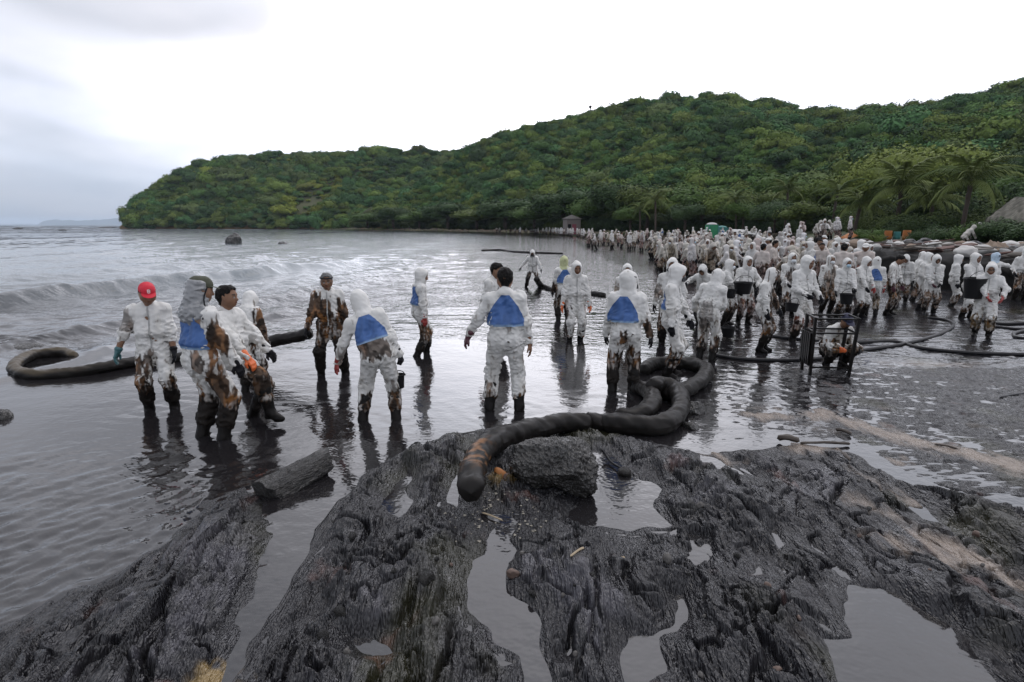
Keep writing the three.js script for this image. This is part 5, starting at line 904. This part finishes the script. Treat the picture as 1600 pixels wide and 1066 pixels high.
stick('pale twig lying in front of the boom end', [752, 795], [786, 808], 0.007, paleWood);
stick('rusty-orange wood chunk right of the boom end', [772, 742], [792, 748], 0.03, rust, 'wood_chunk');

// loose stones and pale chips lying on the shelf
{
  const r = RNG(1212), gs = [1, 2, 3, 4].map((k) => boulderGeo(1, 0.7, 0.9, 200 + k, 8, 0.8, 6)), sm = [rockMat, std({ color: rgb(0.07, 0.065, 0.06), roughness: 0.6 }), std({ color: rgb(0.11, 0.075, 0.06), roughness: 0.7 })];
  for (let i = 0; i < 90 && i < 400; i++) {
    const u = 380 + r() * 1180, v = 700 + r() * 360, p = G(u, v, 0.08), h = terrain(p.x, p.z); if (h < 0.03) continue;
    const s = 0.012 + 0.028 * r() * r() + (r() < 0.08 ? 0.03 : 0), m = part('stone', gs[Math.floor(r() * 4)], sm[r() < 0.62 ? 0 : r() < 0.6 ? 1 : 2], scene); m.position.set(p.x, h + s * 0.25, p.z); m.scale.setScalar(s); m.rotation.set(r() * 3, r() * 6, r() * 3);
    tag(m, 'small loose stone lying on the oily rock shelf', 'stone', 'loose stones on the rock shelf');
  }
  const chips = []; for (let i = 0; i < 130; i++) { const u = 745 + (r() + r() + r() - 1.5) * 75 + 40, v = 800 + (r() + r() - 1) * 45, p = G(u, v, 0.06), h = terrain(p.x, p.z); if (h < 0.012) continue; const g = new THREE.TetrahedronGeometry(0.006 + 0.012 * r()); g.scale(1, 0.35, 1.4); g.rotateY(r() * 6); g.translate(p.x, h + 0.005, p.z); chips.push(g); }
  tag(part('shell_litter', mergeGeometries(chips), std({ color: rgb(0.24, 0.22, 0.18), roughness: 0.7 }), scene), 'pale chips and shell bits scattered in front of the boom end', 'litter', null, 'stuff');
}
// ---------------------------------------------------------------- the bank behind the crowd, trees, huts
{
  const nu = 240, pos = [], col = [], idx = [], prof = [[0, -0.25], [0.15, 0.45], [0.35, 0.85], [0.8, 1.0], [1.5, 1.02], [3, 1.04], [6, 1.1], [12, 1.15], [24, 1.3], [50, 1.9], [90, 3.2]], nt = prof.length * 4;
  for (let j = 0; j <= nt; j++) for (let i = 0; i <= nu; i++) {
    const u = lerp(1125, 2000, i / nu), q = j / nt * (prof.length - 1), k = Math.min(prof.length - 2, Math.floor(q)), off = lerp(prof[k][0], prof[k + 1][0], q - k), hh = lerp(prof[k][1], prof[k + 1][1], q - k);
    const d = bankD(u) + off, x = azOf(u) * d * CT, z = -d, rough = off < 4 ? 1 : 0.4;
    const y = 0.05 + hh * bankTop(u) + rough * sstep(1130, 1200, u) * (0.12 * fbm(x * 1.2, z * 1.2 + hh * 2, 3) + 0.05 * n2(x * 4, z * 4 + hh * 5));
    pos.push(x + (off < 1 ? 0.15 * n2(x * 1.4, hh * 4) : 0), y, z); const oily = sstep(5, 1.5, off), n = 0.5 + 0.5 * n2(x * 2, z * 2), gr = sstep(10, 26, off);
    col.push(lerp(lerp(0.055, 0.045, gr) * (0.6 + 0.6 * n), 0.006 + 0.006 * n, oily), lerp(lerp(0.048, 0.055, gr) * (0.6 + 0.6 * n), 0.0055 + 0.006 * n, oily), lerp(lerp(0.040, 0.026, gr) * (0.6 + 0.6 * n), 0.005 + 0.006 * n, oily));
  }
  for (let j = 0; j < nt; j++) for (let i = 0; i < nu; i++) { const a = j * (nu + 1) + i, b = a + 1, c = a + nu + 1, d = c + 1; idx.push(a, b, c, b, d, c); }
  structure('bank', geo(pos, idx, col), phys({ color: 0xffffff, vertexColors: true, roughness: 0.7, specularIntensity: 0.15 }));
}
const onBank = (u, off, dy = 0) => { const d = bankD(u) + off; return V(azOf(u) * d * CT, 0.05 + 1.03 * bankTop(u) + dy, -d); };
const tube = (a, b, r, sides = 8) => hoseGeo([a, a.clone().lerp(b, 0.5), b], r, { sides, step: 0.2, wrinkle: 0.6, seed: a.x });
const greyPipe = std({ color: rgb(0.10, 0.10, 0.095), roughness: 0.6 }), greyWood = std({ color: rgb(0.13, 0.115, 0.10), roughness: 0.85 }), redWood = std({ color: rgb(0.10, 0.055, 0.045), roughness: 0.85 }), whiteSheet = std({ color: rgb(0.42, 0.42, 0.41), roughness: 0.8, side: THREE.DoubleSide });
tag(part('pipe', tube(onBank(1182, -0.3, -0.35), onBank(1292, -0.4, -0.42), 0.06), greyPipe, scene), 'lower grey pipe running along the black bank', 'pipe');
tag(part('pipe', tube(onBank(1190, 1.0, 0.3), onBank(1330, 1.0, 0.16), 0.05), greyPipe, scene), 'upper grey pipe along the top of the bank', 'pipe');
tag(part('pole', tube(onBank(1263, -0.4, -1.1), onBank(1276, 0.2, 0.5), 0.035), woodMat, scene), 'thin black pole leaning on the bank, left of the crossed pair', 'pole');
tag(part('pole', tube(onBank(1286, -0.4, -1.1), onBank(1272, 0.2, 0.45), 0.035), woodMat, scene), 'thin black pole crossing the other on the bank', 'pole');
const bankR = RNG(909);
for (let i = 0; i < 76; i++) {                                            // grey driftwood and boards heaped along the top
  const u = 1290 + bankR() * 380, off = 0.6 + bankR() * bankR() * 10, a = onBank(u, off, 0.04 + bankR() * 0.1), an = (bankR() - 0.5) * 0.9, L = 0.8 + bankR() * 1.7, b = a.clone().add(V(Math.cos(an) * L, (bankR() - 0.35) * 0.35, Math.sin(an) * L * 0.6));
  if (bankR() < 0.5) { const g = new THREE.BoxGeometry(L, 0.035, 0.12 + 0.12 * bankR()); const m = part('plank', g, bankR() < 0.6 ? greyWood : redWood, scene); m.position.copy(a.clone().lerp(b, 0.5)).y += 0.1; m.rotation.set((bankR() - 0.5) * 0.5, an, (bankR() - 0.5) * 0.3); tag(m, 'weathered board in the heap along the top of the bank', 'plank', 'boards heaped along the top of the bank'); }
  else tag(part('driftwood', tube(a, b, 0.04 + 0.05 * bankR(), 9), bankR() < 0.6 ? greyWood : redWood, scene), 'grey driftwood log in the heap along the top of the bank', 'driftwood', 'driftwood logs along the top of the bank');
}
function sheetOn(label, p, w, d, turn, mat, seed, hump = 0.35, name = 'tarpaulin') {  // a crumpled sheet thrown over things
  const n = 22, pos = [], idx = [];
  for (let j = 0; j <= n; j++) for (let i = 0; i <= n; i++) { const x = i / n * 2 - 1, z = j / n * 2 - 1; pos.push(x * w / 2 * (1 + 0.08 * n2(z * 2, seed)), Math.max(0.02, hump * (1 - Math.pow(Math.abs(x), 2.2)) * (1 - z * z * 0.7) * (0.8 + 0.5 * n2(x * 1.5 + seed, z * 1.5)) + 0.06 * n2(x * 5, z * 5 + seed)), z * d / 2 * (1 + 0.1 * n2(x * 2 + seed, 3))); }
  for (let j = 0; j < n; j++) for (let i = 0; i < n; i++) { const a = j * (n + 1) + i; idx.push(a, a + n + 1, a + 1, a + 1, a + n + 1, a + n + 2); }
  const m = part(name, geo(pos, idx), mat, scene); m.position.copy(p); m.rotation.y = turn; return tag(m, label, name);
}
sheetOn('crumpled white sheet on the driftwood heap of the bank', onBank(1452, 3, 0.1), 0.95, 0.7, 0.2, whiteSheet, 3, 0.25);
sheetOn('white bundle lying on the bank left of the larger white sheet', onBank(1396, 4, 0.1), 0.5, 0.4, 0.2, whiteSheet, 9, 0.3);
sheetOn('grey crumpled sheet over logs near the right edge of the bank', onBank(1576, 3.5, 0.1), 2.4, 1.2, -0.1, std({ color: rgb(0.18, 0.175, 0.165), roughness: 0.85, side: THREE.DoubleSide }), 14, 0.3);
sheetOn('buff crumpled cloth on the heap at the right of the bank', onBank(1562, 2.6, 0.15), 0.9, 0.7, 0.3, std({ color: rgb(0.20, 0.15, 0.11), roughness: 0.85, side: THREE.DoubleSide }), 18, 0.35);
sheetOn('long white awning sheet beside the green cabin', P(1155, 368, 62), 4.2, 2.2, -0.1, whiteSheet, 23, 0.75, 'awning');
const orange = std({ color: rgb(0.32, 0.105, 0.015), roughness: 0.6 }), teal = std({ color: rgb(0.03, 0.16, 0.15), roughness: 0.6 }), green = std({ color: rgb(0.02, 0.20, 0.09), roughness: 0.5 }), pink = std({ color: rgb(0.20, 0.05, 0.07), roughness: 0.7 });
function drum(label, p, r, h, mat) {
  const t = thing('barrel', label, 'barrel', p); part('shell', new THREE.LatheGeometry([[0, 0], [r, 0], [r, h * 0.3], [r * 1.05, h * 0.33], [r, h * 0.36], [r, h * 0.64], [r * 1.05, h * 0.67], [r, h * 0.7], [r, h], [r * 0.93, h + 0.01], [r * 0.92, h - 0.02], [0, h - 0.02]].map((a) => new THREE.Vector2(...a)), 22), mat, t);
  const c = new THREE.CylinderGeometry(0.04, 0.04, 0.03, 10); c.translate(r * 0.5, h, 0); part('bung', c, gloveMats.black, t);
}
drum('orange barrel under the palms, left one', onBank(1390, 15, 0.15), 0.22, 0.56, orange);
drum('dark green barrel between the two orange ones', onBank(1404, 15.5, 0.15), 0.2, 0.5, teal);
drum('orange barrel under the palms, right one', onBank(1419, 14.5, 0.15), 0.22, 0.6, orange);
sheetOn('orange tarpaulin on the ground left of the barrels', onBank(1335, 15, 0.15), 1.6, 1.0, 0.1, orange, 31, 0.5);
{ // the small cabins
  const cabin = (label, p, w, h, mat, roofMat) => {
    const t = thing('portable_cabin', label, 'cabin', p, 0.15);
    const g = new THREE.BoxGeometry(w, h, w); g.translate(0, h / 2, 0); part('wall', g, mat, t);
    const rf = new THREE.SphereGeometry(w * 0.56, 20, 8, 0, 6.283, 0, 1.571); rf.scale(1.02, 0.4, 1.02); rf.translate(0, h + 0.002, 0); part('roof', rf, roofMat, t);
    const dr = new THREE.BoxGeometry(w * 0.66, h * 0.88, 0.05); dr.translate(0, h * 0.46, w / 2 + 0.02); part('door', dr, mat, t);
    for (const s of [-1, 1]) { const e = new THREE.BoxGeometry(0.07, h, 0.07); e.translate(s * w / 2, h / 2, w / 2 + 0.004); part('corner_post', e, teal, t); }
  };
  cabin('bright green cabin with a domed pale roof behind the crowd', P(1111, 372, 66), 1.05, 1.5, green, whiteSheet);
  cabin('low teal cabin beside the bright green one', P(1127, 372, 68), 1.0, 1.2, teal, teal);
}
{ // the pale kiosk at the wood's edge
  const p = P(893, 366, 124), t = thing('kiosk', 'pale kiosk with a dark red door at the edge of the trees', 'kiosk', p, 0.2), W0 = std({ color: rgb(0.16, 0.14, 0.13), roughness: 0.8 });
  const g = new THREE.BoxGeometry(3, 3.2, 3); g.translate(0, 1.6, 0); part('wall', g, W0, t);
  const r = new THREE.ConeGeometry(2.5, 0.9, 4); r.rotateY(Math.PI / 4); r.translate(0, 3.66, 0); part('roof', r, std({ color: rgb(0.05, 0.045, 0.04), roughness: 0.8 }), t);
  const d = new THREE.BoxGeometry(0.9, 2.1, 0.08); d.translate(0.1, 1.05, 1.53); part('door', d, pink, t);
  const w = new THREE.BoxGeometry(0.7, 0.8, 0.08); w.translate(-0.95, 1.7, 1.53); part('window', w, gloveMats.black, t);
}
// trees
const barkMat = std({ color: rgb(0.055, 0.042, 0.032), roughness: 0.9 });
const leafTone = (a, b, c) => phys({ color: rgb(a, b, c), roughness: 0.7, specularIntensity: 0.25, side: THREE.DoubleSide });
const tones = [leafTone(0.060, 0.104, 0.026), leafTone(0.088, 0.126, 0.028), leafTone(0.040, 0.070, 0.026), leafTone(0.135, 0.170, 0.036), leafTone(0.078, 0.106, 0.028)];
const treeCrowns = [crownGeo(61, 5200, 0.036, 11, 0.72, 0.6), crownGeo(67, 5200, 0.034, 9, 0.9, 0.55), crownGeo(71, 4600, 0.038, 13, 0.6, 0.6)];
const trunkGeo = (h, r, seed) => { const g = RNG(seed), b = [hoseGeo([V(0, -0.3, 0), V((g() - 0.5) * 0.3, h * 0.4, 0), V((g() - 0.5) * 0.6, h * 0.8, (g() - 0.5) * 0.4)], r, { sides: 9, step: 0.3, wrinkle: 1.5, seed })]; for (let i = 0; i < 4; i++) { const a = i * 1.6 + g(); b.push(hoseGeo([V(0, h * 0.45, 0), V(Math.cos(a) * h * 0.2, h * 0.7, Math.sin(a) * h * 0.2), V(Math.cos(a) * h * 0.42, h * (0.85 + 0.2 * g()), Math.sin(a) * h * 0.42)], r * 0.5, { sides: 7, step: 0.3, wrinkle: 1, seed: seed + i })); } return mergeGeometries(b); };
const trunks = [trunkGeo(3.2, 0.16, 1), trunkGeo(3.2, 0.13, 2)];
const treeR = RNG(515);
function tree(u, vTop, d, wide, tone, label, group) {
  const base = P(u, 360, d); base.y = d < 60 ? 1.3 : 1.6; const top = P(u, vTop, d).y, h = top - base.y, t = thing('tree', label, 'tree', base, treeR() * 6.28, group);
  const cr = wide * d / F / 2, ch = Math.min(h * 0.46, cr * 1.1);
  const c = part('crown', treeCrowns[Math.floor(treeR() * 3)], tones[tone], t); c.scale.set(cr, ch * 1.25, cr); c.position.y = h - ch;
  const tr = part('trunk', trunks[Math.floor(treeR() * 2)], barkMat, t); tr.scale.set(Math.max(1, cr / 2.6), Math.max(0.4, (h - ch * 0.7) / 3.2), Math.max(1, cr / 2.6));
  return t;
}
const TL = ['dark rounded tree at the edge of the wood', 'mid-green tree at the edge of the wood', 'very dark tree behind the beach', 'bright yellow-green tree on the slope', 'olive bushy tree behind the beach'];
for (const [u, v, d, w, k] of [[1340, 252, 74, 90, 3], [1395, 215, 92, 150, 3], [1470, 200, 98, 150, 3], [1540, 215, 84, 130, 1], [1590, 210, 72, 110, 2], [1285, 285, 82, 80, 1], [1230, 278, 96, 80, 0], [1180, 300, 92, 70, 4], [1135, 305, 98, 70, 1], [1095, 292, 104, 80, 0], [1050, 306, 108, 70, 1], [1010, 300, 112, 80, 4], [965, 295, 120, 80, 2], [925, 318, 128, 60, 0], [880, 306, 138, 80, 2], [835, 318, 150, 60, 0], [790, 308, 166, 70, 2], [745, 322, 182, 60, 4], [700, 314, 200, 60, 2], [655, 326, 214, 50, 0], [615, 322, 228, 50, 2], [575, 330, 240, 46, 0], [1425, 290, 60, 90, 4], [1330, 312, 66, 66, 0], [1560, 268, 56, 110, 0], [1620, 250, 52, 120, 2], [1210, 322, 74, 56, 2], [1256, 322, 70, 60, 4], [1690, 230, 60, 140, 1], [1160, 326, 84, 50, 0], [1070, 330, 96, 46, 2], [985, 332, 108, 46, 0]])
  tree(u, u > 860 && u < 1300 ? v - 14 : v, d, u < 1300 ? w * 1.3 : w, k, TL[k] + (u > 1500 ? ', near the thatched hut' : u > 1380 ? ', above the barrels' : u > 1280 ? ', above the orange tarpaulin' : u > 1195 ? ', above the bank pipes' : u > 1090 ? ', above the green cabin' : u > 960 ? ', over the thick of the far crowd' : u > 860 ? ', beside the pale kiosk' : ', on the distant bend'), 'trees: ' + TL[k]);
{ const by = {}; scene.children.forEach((o) => { if (o.name.startsWith('tree')) (by[o.userData.label] ??= []).push(o); }); for (const l of Object.values(by)) if (l.length > 1) l.sort((p, q) => p.position.x / -p.position.z - q.position.x / -q.position.z).forEach((o, i) => { o.userData.label += ', ' + (l.length === 2 ? ['left', 'right'] : ['leftmost', 'second', 'third', 'fourth', 'fifth'])[i] + ' of ' + [0, 0, 'two', 'three', 'four', 'five'][l.length]; }); }
tree(748, 226, 312, 34, 2, 'dark rounded tree standing proud on the saddle of the ridge');
// low growth that closes the wood's edge behind the beach
{
  const r = RNG(616), m = new THREE.Matrix4(), q = new THREE.Quaternion(), list = [];
  for (let u = 560; u < 1900; u += 9 + 6 * r()) for (let row = 0; row < 3; row++) {
    const d = (u < 900 ? lerp(258, 132, (u - 560) / 340) : u < 1280 ? lerp(128, 78, (u - 900) / 380) : u < 1400 ? lerp(72, 46, (u - 1280) / 120) : 44) + row * (4 + 3 * r()), s = (1.2 + 1.2 * r() + row * 0.7) * (d > 120 ? 1.3 : 1), x = azOf(u) * d * CT;
    q.setFromAxisAngle(V(0, 1, 0), r() * 6.28); list.push([m.compose(V(x, (d < 60 ? 1.25 : 1.2) + s * 0.3, -d), q, V(s, s * (0.7 + 0.5 * r()), s)).clone(), r()]);
  }
  const im = new THREE.InstancedMesh(treeCrowns[1], phys({ color: 0xffffff, roughness: 0.75, specularIntensity: 0.2, side: THREE.DoubleSide }), list.length), c = new THREE.Color(); im.name = 'undergrowth'; tag(im, null, null, null, 'stuff'); im.castShadow = im.receiveShadow = true;
  list.forEach(([mm, k], i) => { im.setMatrixAt(i, mm); im.setColorAt(i, c.setRGB(0.026 + 0.05 * k * k, 0.046 + 0.055 * k * k, 0.018 + 0.008 * k)); }); scene.add(im);
}
// palms
const frondGeos = [0, 1, 2, 3].map((s) => {                                // one frond: a curved rib with hanging leaflets
  const r = RNG(700 + s), pos = [], idx = [], L = 1, n = 34, droop = 0.55 + 0.35 * r();
  const rib = (t) => V(0, 0.42 * t - droop * 0.95 * t * t, L * t * (1 - 0.12 * t));
  for (let i = 2; i <= n; i++) for (const sd of [-1, 1]) {
    const t = i / n, p = rib(t), len = 0.27 * Math.sin(Math.min(1, t * 1.15 + 0.12) * 2.75) + 0.04, a = 0.5 + 0.5 * t, d = V(sd * Math.cos(a * 0.8), -0.45 - 0.5 * r(), 0.7 * a).normalize(), k = pos.length / 3, w = 0.011;
    const e = p.clone().addScaledVector(d, len), m = p.clone().addScaledVector(d, len * 0.5).add(V(0, 0.02, 0));
    pos.push(p.x, p.y, p.z - w, p.x, p.y, p.z + w, m.x, m.y, m.z - w, m.x, m.y, m.z + w, e.x, e.y - 0.03, e.z); idx.push(k, k + 1, k + 2, k + 1, k + 3, k + 2, k + 2, k + 3, k + 4);
  }
  return mergeGeometries([geo(pos, idx), (() => { const g = hoseGeo([rib(0), rib(0.35), rib(0.7), rib(1)], 0.012, { sides: 5, step: 0.08 }); g.deleteAttribute('color'); return g; })()]);
});
const palmTone = [leafTone(0.115, 0.145, 0.045), leafTone(0.07, 0.10, 0.03)];
function palm(label, u, vBase, vCrown, d, span, seed, tone = 0, group) {
  const base = P(u, vBase, d), h = P(u, vCrown, d).y - base.y, r = RNG(seed), t = thing('palm_tree', label, 'palm', base, 0, group), bend = (r() - 0.5) * 0.8, top = V(bend, h, (r() - 0.5) * 0.4), S = span * d / F / 2.25;
  part('trunk', hoseGeo([V(0, -0.3, 0), V(bend * 0.15, h * 0.35, 0), V(bend * 0.55, h * 0.72, 0), top], 0.14 * Math.max(1, S / 3), { sides: 9, step: 0.12, wrinkle: 1.2, seed }), barkMat, t);
  const n = d > 60 ? 13 : 17;
  for (let i = 0; i < n; i++) { const f = part('frond', frondGeos[Math.floor(r() * 4)], palmTone[r() < 0.3 ? 1 - tone : tone], t), s = S * (0.85 + 0.3 * r()); f.position.copy(top); f.rotation.order = 'YXZ'; f.rotation.set(-(i < n * 0.35 ? 0.75 : i < n * 0.7 ? 0.25 : -0.35) + (r() - 0.5) * 0.3, i * 2.4 + r() * 0.4, 0); f.scale.set(s, s, s); }
}
palm('large coconut palm with spreading pale fronds above the barrels', 1398, 372, 290, 48, 150, 1);
palm('tall coconut palm with a bare dark trunk left of the thatched hut', 1500, 380, 280, 42, 150, 2);
palm('young palm between the two large palms, fronds near the ground', 1448, 372, 312, 46, 110, 3);
palm('low palm with fronds drooping over the orange tarpaulin', 1335, 366, 318, 50, 110, 4);
palm('palm rising in front of the wood left of the large palms', 1300, 362, 300, 66, 84, 5, 1);
palm('palm with upright fronds behind the leaning poles', 1226, 362, 296, 78, 76, 6, 1);
palm('palm above the teal cabin', 1150, 362, 312, 84, 60, 7, 1);
palm('pale-fronded palm over the far crowd', 1024, 364, 312, 92, 62, 8);
palm('pale-fronded palm further left over the far crowd', 1000, 364, 326, 104, 44, 9);
for (let i = 0; i < 16; i++) { const u = 552 + i * 21 + treeR() * 12; palm('small far palm in the row along the distant beach', u, 359, 340 - treeR() * 8, lerp(262, 150, i / 15), 22 + treeR() * 8, 40 + i, 1, 'far palms along the distant beach'); }
// shrubs on the right
for (const [u, v, d, w, l] of [[1530, 345, 33, 80, 'low shrub under the tall palm'], [1565, 338, 32, 100, 'wide shrub in front of the thatched hut'], [1640, 340, 29, 120, 'shrub at the right end of the bank'], [1356, 355, 40, 46, 'small shrub beside the orange tarpaulin'], [1436, 358, 34, 40, 'small shrub right of the orange barrels'], [1478, 352, 36, 60, 'shrub at the foot of the tall palm trunk'], [1372, 364, 33, 26, 'little bush left of the orange barrels']]) {
  const b = P(u, 372, d); b.y = 1.15; const h = P(u, v, d).y - b.y, t = thing('shrub', l, 'shrub', b, u), cr = w * d / F / 2, c = part('foliage', treeCrowns[1], tones[u % 3], t); c.scale.set(cr, Math.max(0.5, h * 0.75), cr); c.position.y = h * 0.35;
  const s = part('stem', trunks[1], barkMat, t); s.scale.set(0.5, Math.max(0.15, h * 0.25), 0.5);
}
{ // the thatched hut at the right edge
  const p = P(1616, 372, 38); p.y = 1.2; const t = thing('thatched_hut', 'grey thatched hut with hanging pale cloth at the right edge', 'hut', p, -0.66);
  const n = 90, m = 16, pos = [], idx = [], hc = [], rt = RNG(31);
  for (let s of [1, -1]) { const k0 = pos.length / 3; for (let j = 0; j <= m; j++) for (let i = 0; i <= n; i++) { const a = i / n, b = j / m, x = lerp(lerp(-1.2, -2.7, b), 3.6, a) + (b - 0.5) * 0.1, y = lerp(2.95, 1.5, b) - 0.2 * Math.sin(a * 3.14) + 0.10 * n2(x * 5, b * 3) + 0.05 * n2(x * 19, b * 4) + (j === m ? -0.4 * rt() : 0) + 0.04 * (j % 4 === 3 ? 1 : 0); pos.push(x, y, s * lerp(0, 2.0, b) + 0.09 * n2(x * 9, b * 7)); const q = clamp(0.5 + 0.5 * n2(x * 11, b * 2) + 0.35 * n2(x * 30, b * 3)); hc.push(0.05 + 0.16 * q, 0.048 + 0.15 * q, 0.04 + 0.125 * q); } for (let j = 0; j < m; j++) for (let i = 0; i < n; i++) { const a = k0 + j * (n + 1) + i; s > 0 ? idx.push(a, a + n + 1, a + 1, a + 1, a + n + 1, a + n + 2) : idx.push(a, a + 1, a + n + 1, a + 1, a + n + 2, a + n + 1); } }
  part('roof', geo(pos, idx, hc), std({ color: 0xffffff, vertexColors: true, roughness: 0.95, side: THREE.DoubleSide }), t);
  for (const [x, z] of [[-2, 1.5], [0.6, 1.55], [3.2, 1.5], [-2, -1.5], [3.2, -1.5]]) part('post', tube(V(x, -0.3, z), V(x, 2.1, z), 0.07), barkMat, t);
  const cl = []; for (let i = 0; i < 5; i++) { const g = new THREE.PlaneGeometry(0.55, 0.9 + 0.3 * rt(), 8, 10), q = g.attributes.position; for (let k = 0; k < q.count; k++) q.setZ(k, 0.07 * Math.sin(q.getX(k) * 14 + i) + 0.05 * n2(q.getX(k) * 4, q.getY(k) * 4 + i)); g.computeVertexNormals(); g.translate(-0.5 + i * 0.6, 1.25, 1.62); part('cloth', g, std({ color: rgb(0.36, 0.36, 0.37), roughness: 0.85, side: THREE.DoubleSide }), t); }
}
{ // mast on the ridge
  const p = P(922, 186, 316), t = thing('mast', 'thin dark mast standing on the ridge of the hill', 'mast', p), g = new THREE.CylinderGeometry(0.22, 0.32, 6, 8); g.translate(0, 3, 0); part('pole', g, barkMat, t);
  const b = new THREE.CylinderGeometry(0.9, 0.7, 1.4, 10); b.translate(0, 6, 0); part('head', b, barkMat, t);
}
// the far side of the bay: blue hills on the horizon
{
  const isl = (name, u0, u1, rows, d) => { const pos = [], idx = [], n = 60; for (let j = 0; j <= 6; j++) for (let i = 0; i <= n; i++) { const a = i / n, u = lerp(u0, u1, a), q = along(rows, u) , hy = Math.max(0, P(u, q, d).y) * Math.sin(Math.min(1, j / 3) * 1.571) * (j > 3 ? 1 - (j - 3) / 4 : 1) * (0.9 + 0.15 * n2(a * 14, j)), dd = d + j * 260; pos.push(azOf(u) * dd, hy - 2, -dd); } for (let j = 0; j < 6; j++) for (let i = 0; i < n; i++) { const a = j * (n + 1) + i; idx.push(a, a + 1, a + n + 1, a + 1, a + n + 2, a + n + 1); } structure(name, geo(pos, idx), std({ color: rgb(0.05, 0.065, 0.05), roughness: 1 })); };
  isl('far_hill', 70, 240, [[70, 351], [85, 344], [100, 341], [130, 343], [165, 342], [200, 338], [240, 346]], 11000);
  isl('far_coast', -300, 80, [[-300, 346], [-60, 348], [20, 349.3], [60, 349], [80, 351]], 13500);
}

// sacks and bundles left among the driftwood
{
  const r = RNG(2323), gs = [0, 1, 2].map((k) => { const g = new THREE.SphereGeometry(1, 26, 18), p = g.attributes.position, v = V(); for (let i = 0; i < p.count; i++) { v.fromBufferAttribute(p, i); const w = 1 + 0.16 * n3(v.x * 2 + k * 7, v.y * 2, v.z * 2) + 0.09 * (0.4 - Math.abs(n3(v.x * 5, v.y * 5 + k, v.z * 5))) + (v.y > 0.8 ? 0.25 * (v.y - 0.8) : 0); p.setXYZ(i, v.x * w, Math.max(-0.55, v.y * w * 0.75), v.z * w); } g.computeVertexNormals(); return g; });
  const looks = [['pale grey sack', std({ color: rgb(0.34, 0.34, 0.33), roughness: 0.8 })], ['dirty buff sack', std({ color: rgb(0.2, 0.15, 0.11), roughness: 0.85 })], ['black plastic sack', gloveMats.black], ['off-white bundle', std({ color: rgb(0.45, 0.44, 0.42), roughness: 0.8 })]];
  for (let i = 0; i < 44; i++) { const u = 1300 + r() * 320, [l, m] = looks[Math.floor(r() * 4)], s = 0.16 + 0.2 * r(), o = part('sack', gs[Math.floor(r() * 3)], m, scene); o.position.copy(onBank(u, 0.8 + r() * 9, s * 0.4 + 0.02)); o.scale.set(s * (1 + 0.6 * r()), s, s); o.rotation.y = r() * 6; tag(o, l + ' lying among the driftwood on the bank', 'sack', l + 's among the driftwood'); }
}
renderer.render(scene, camera);
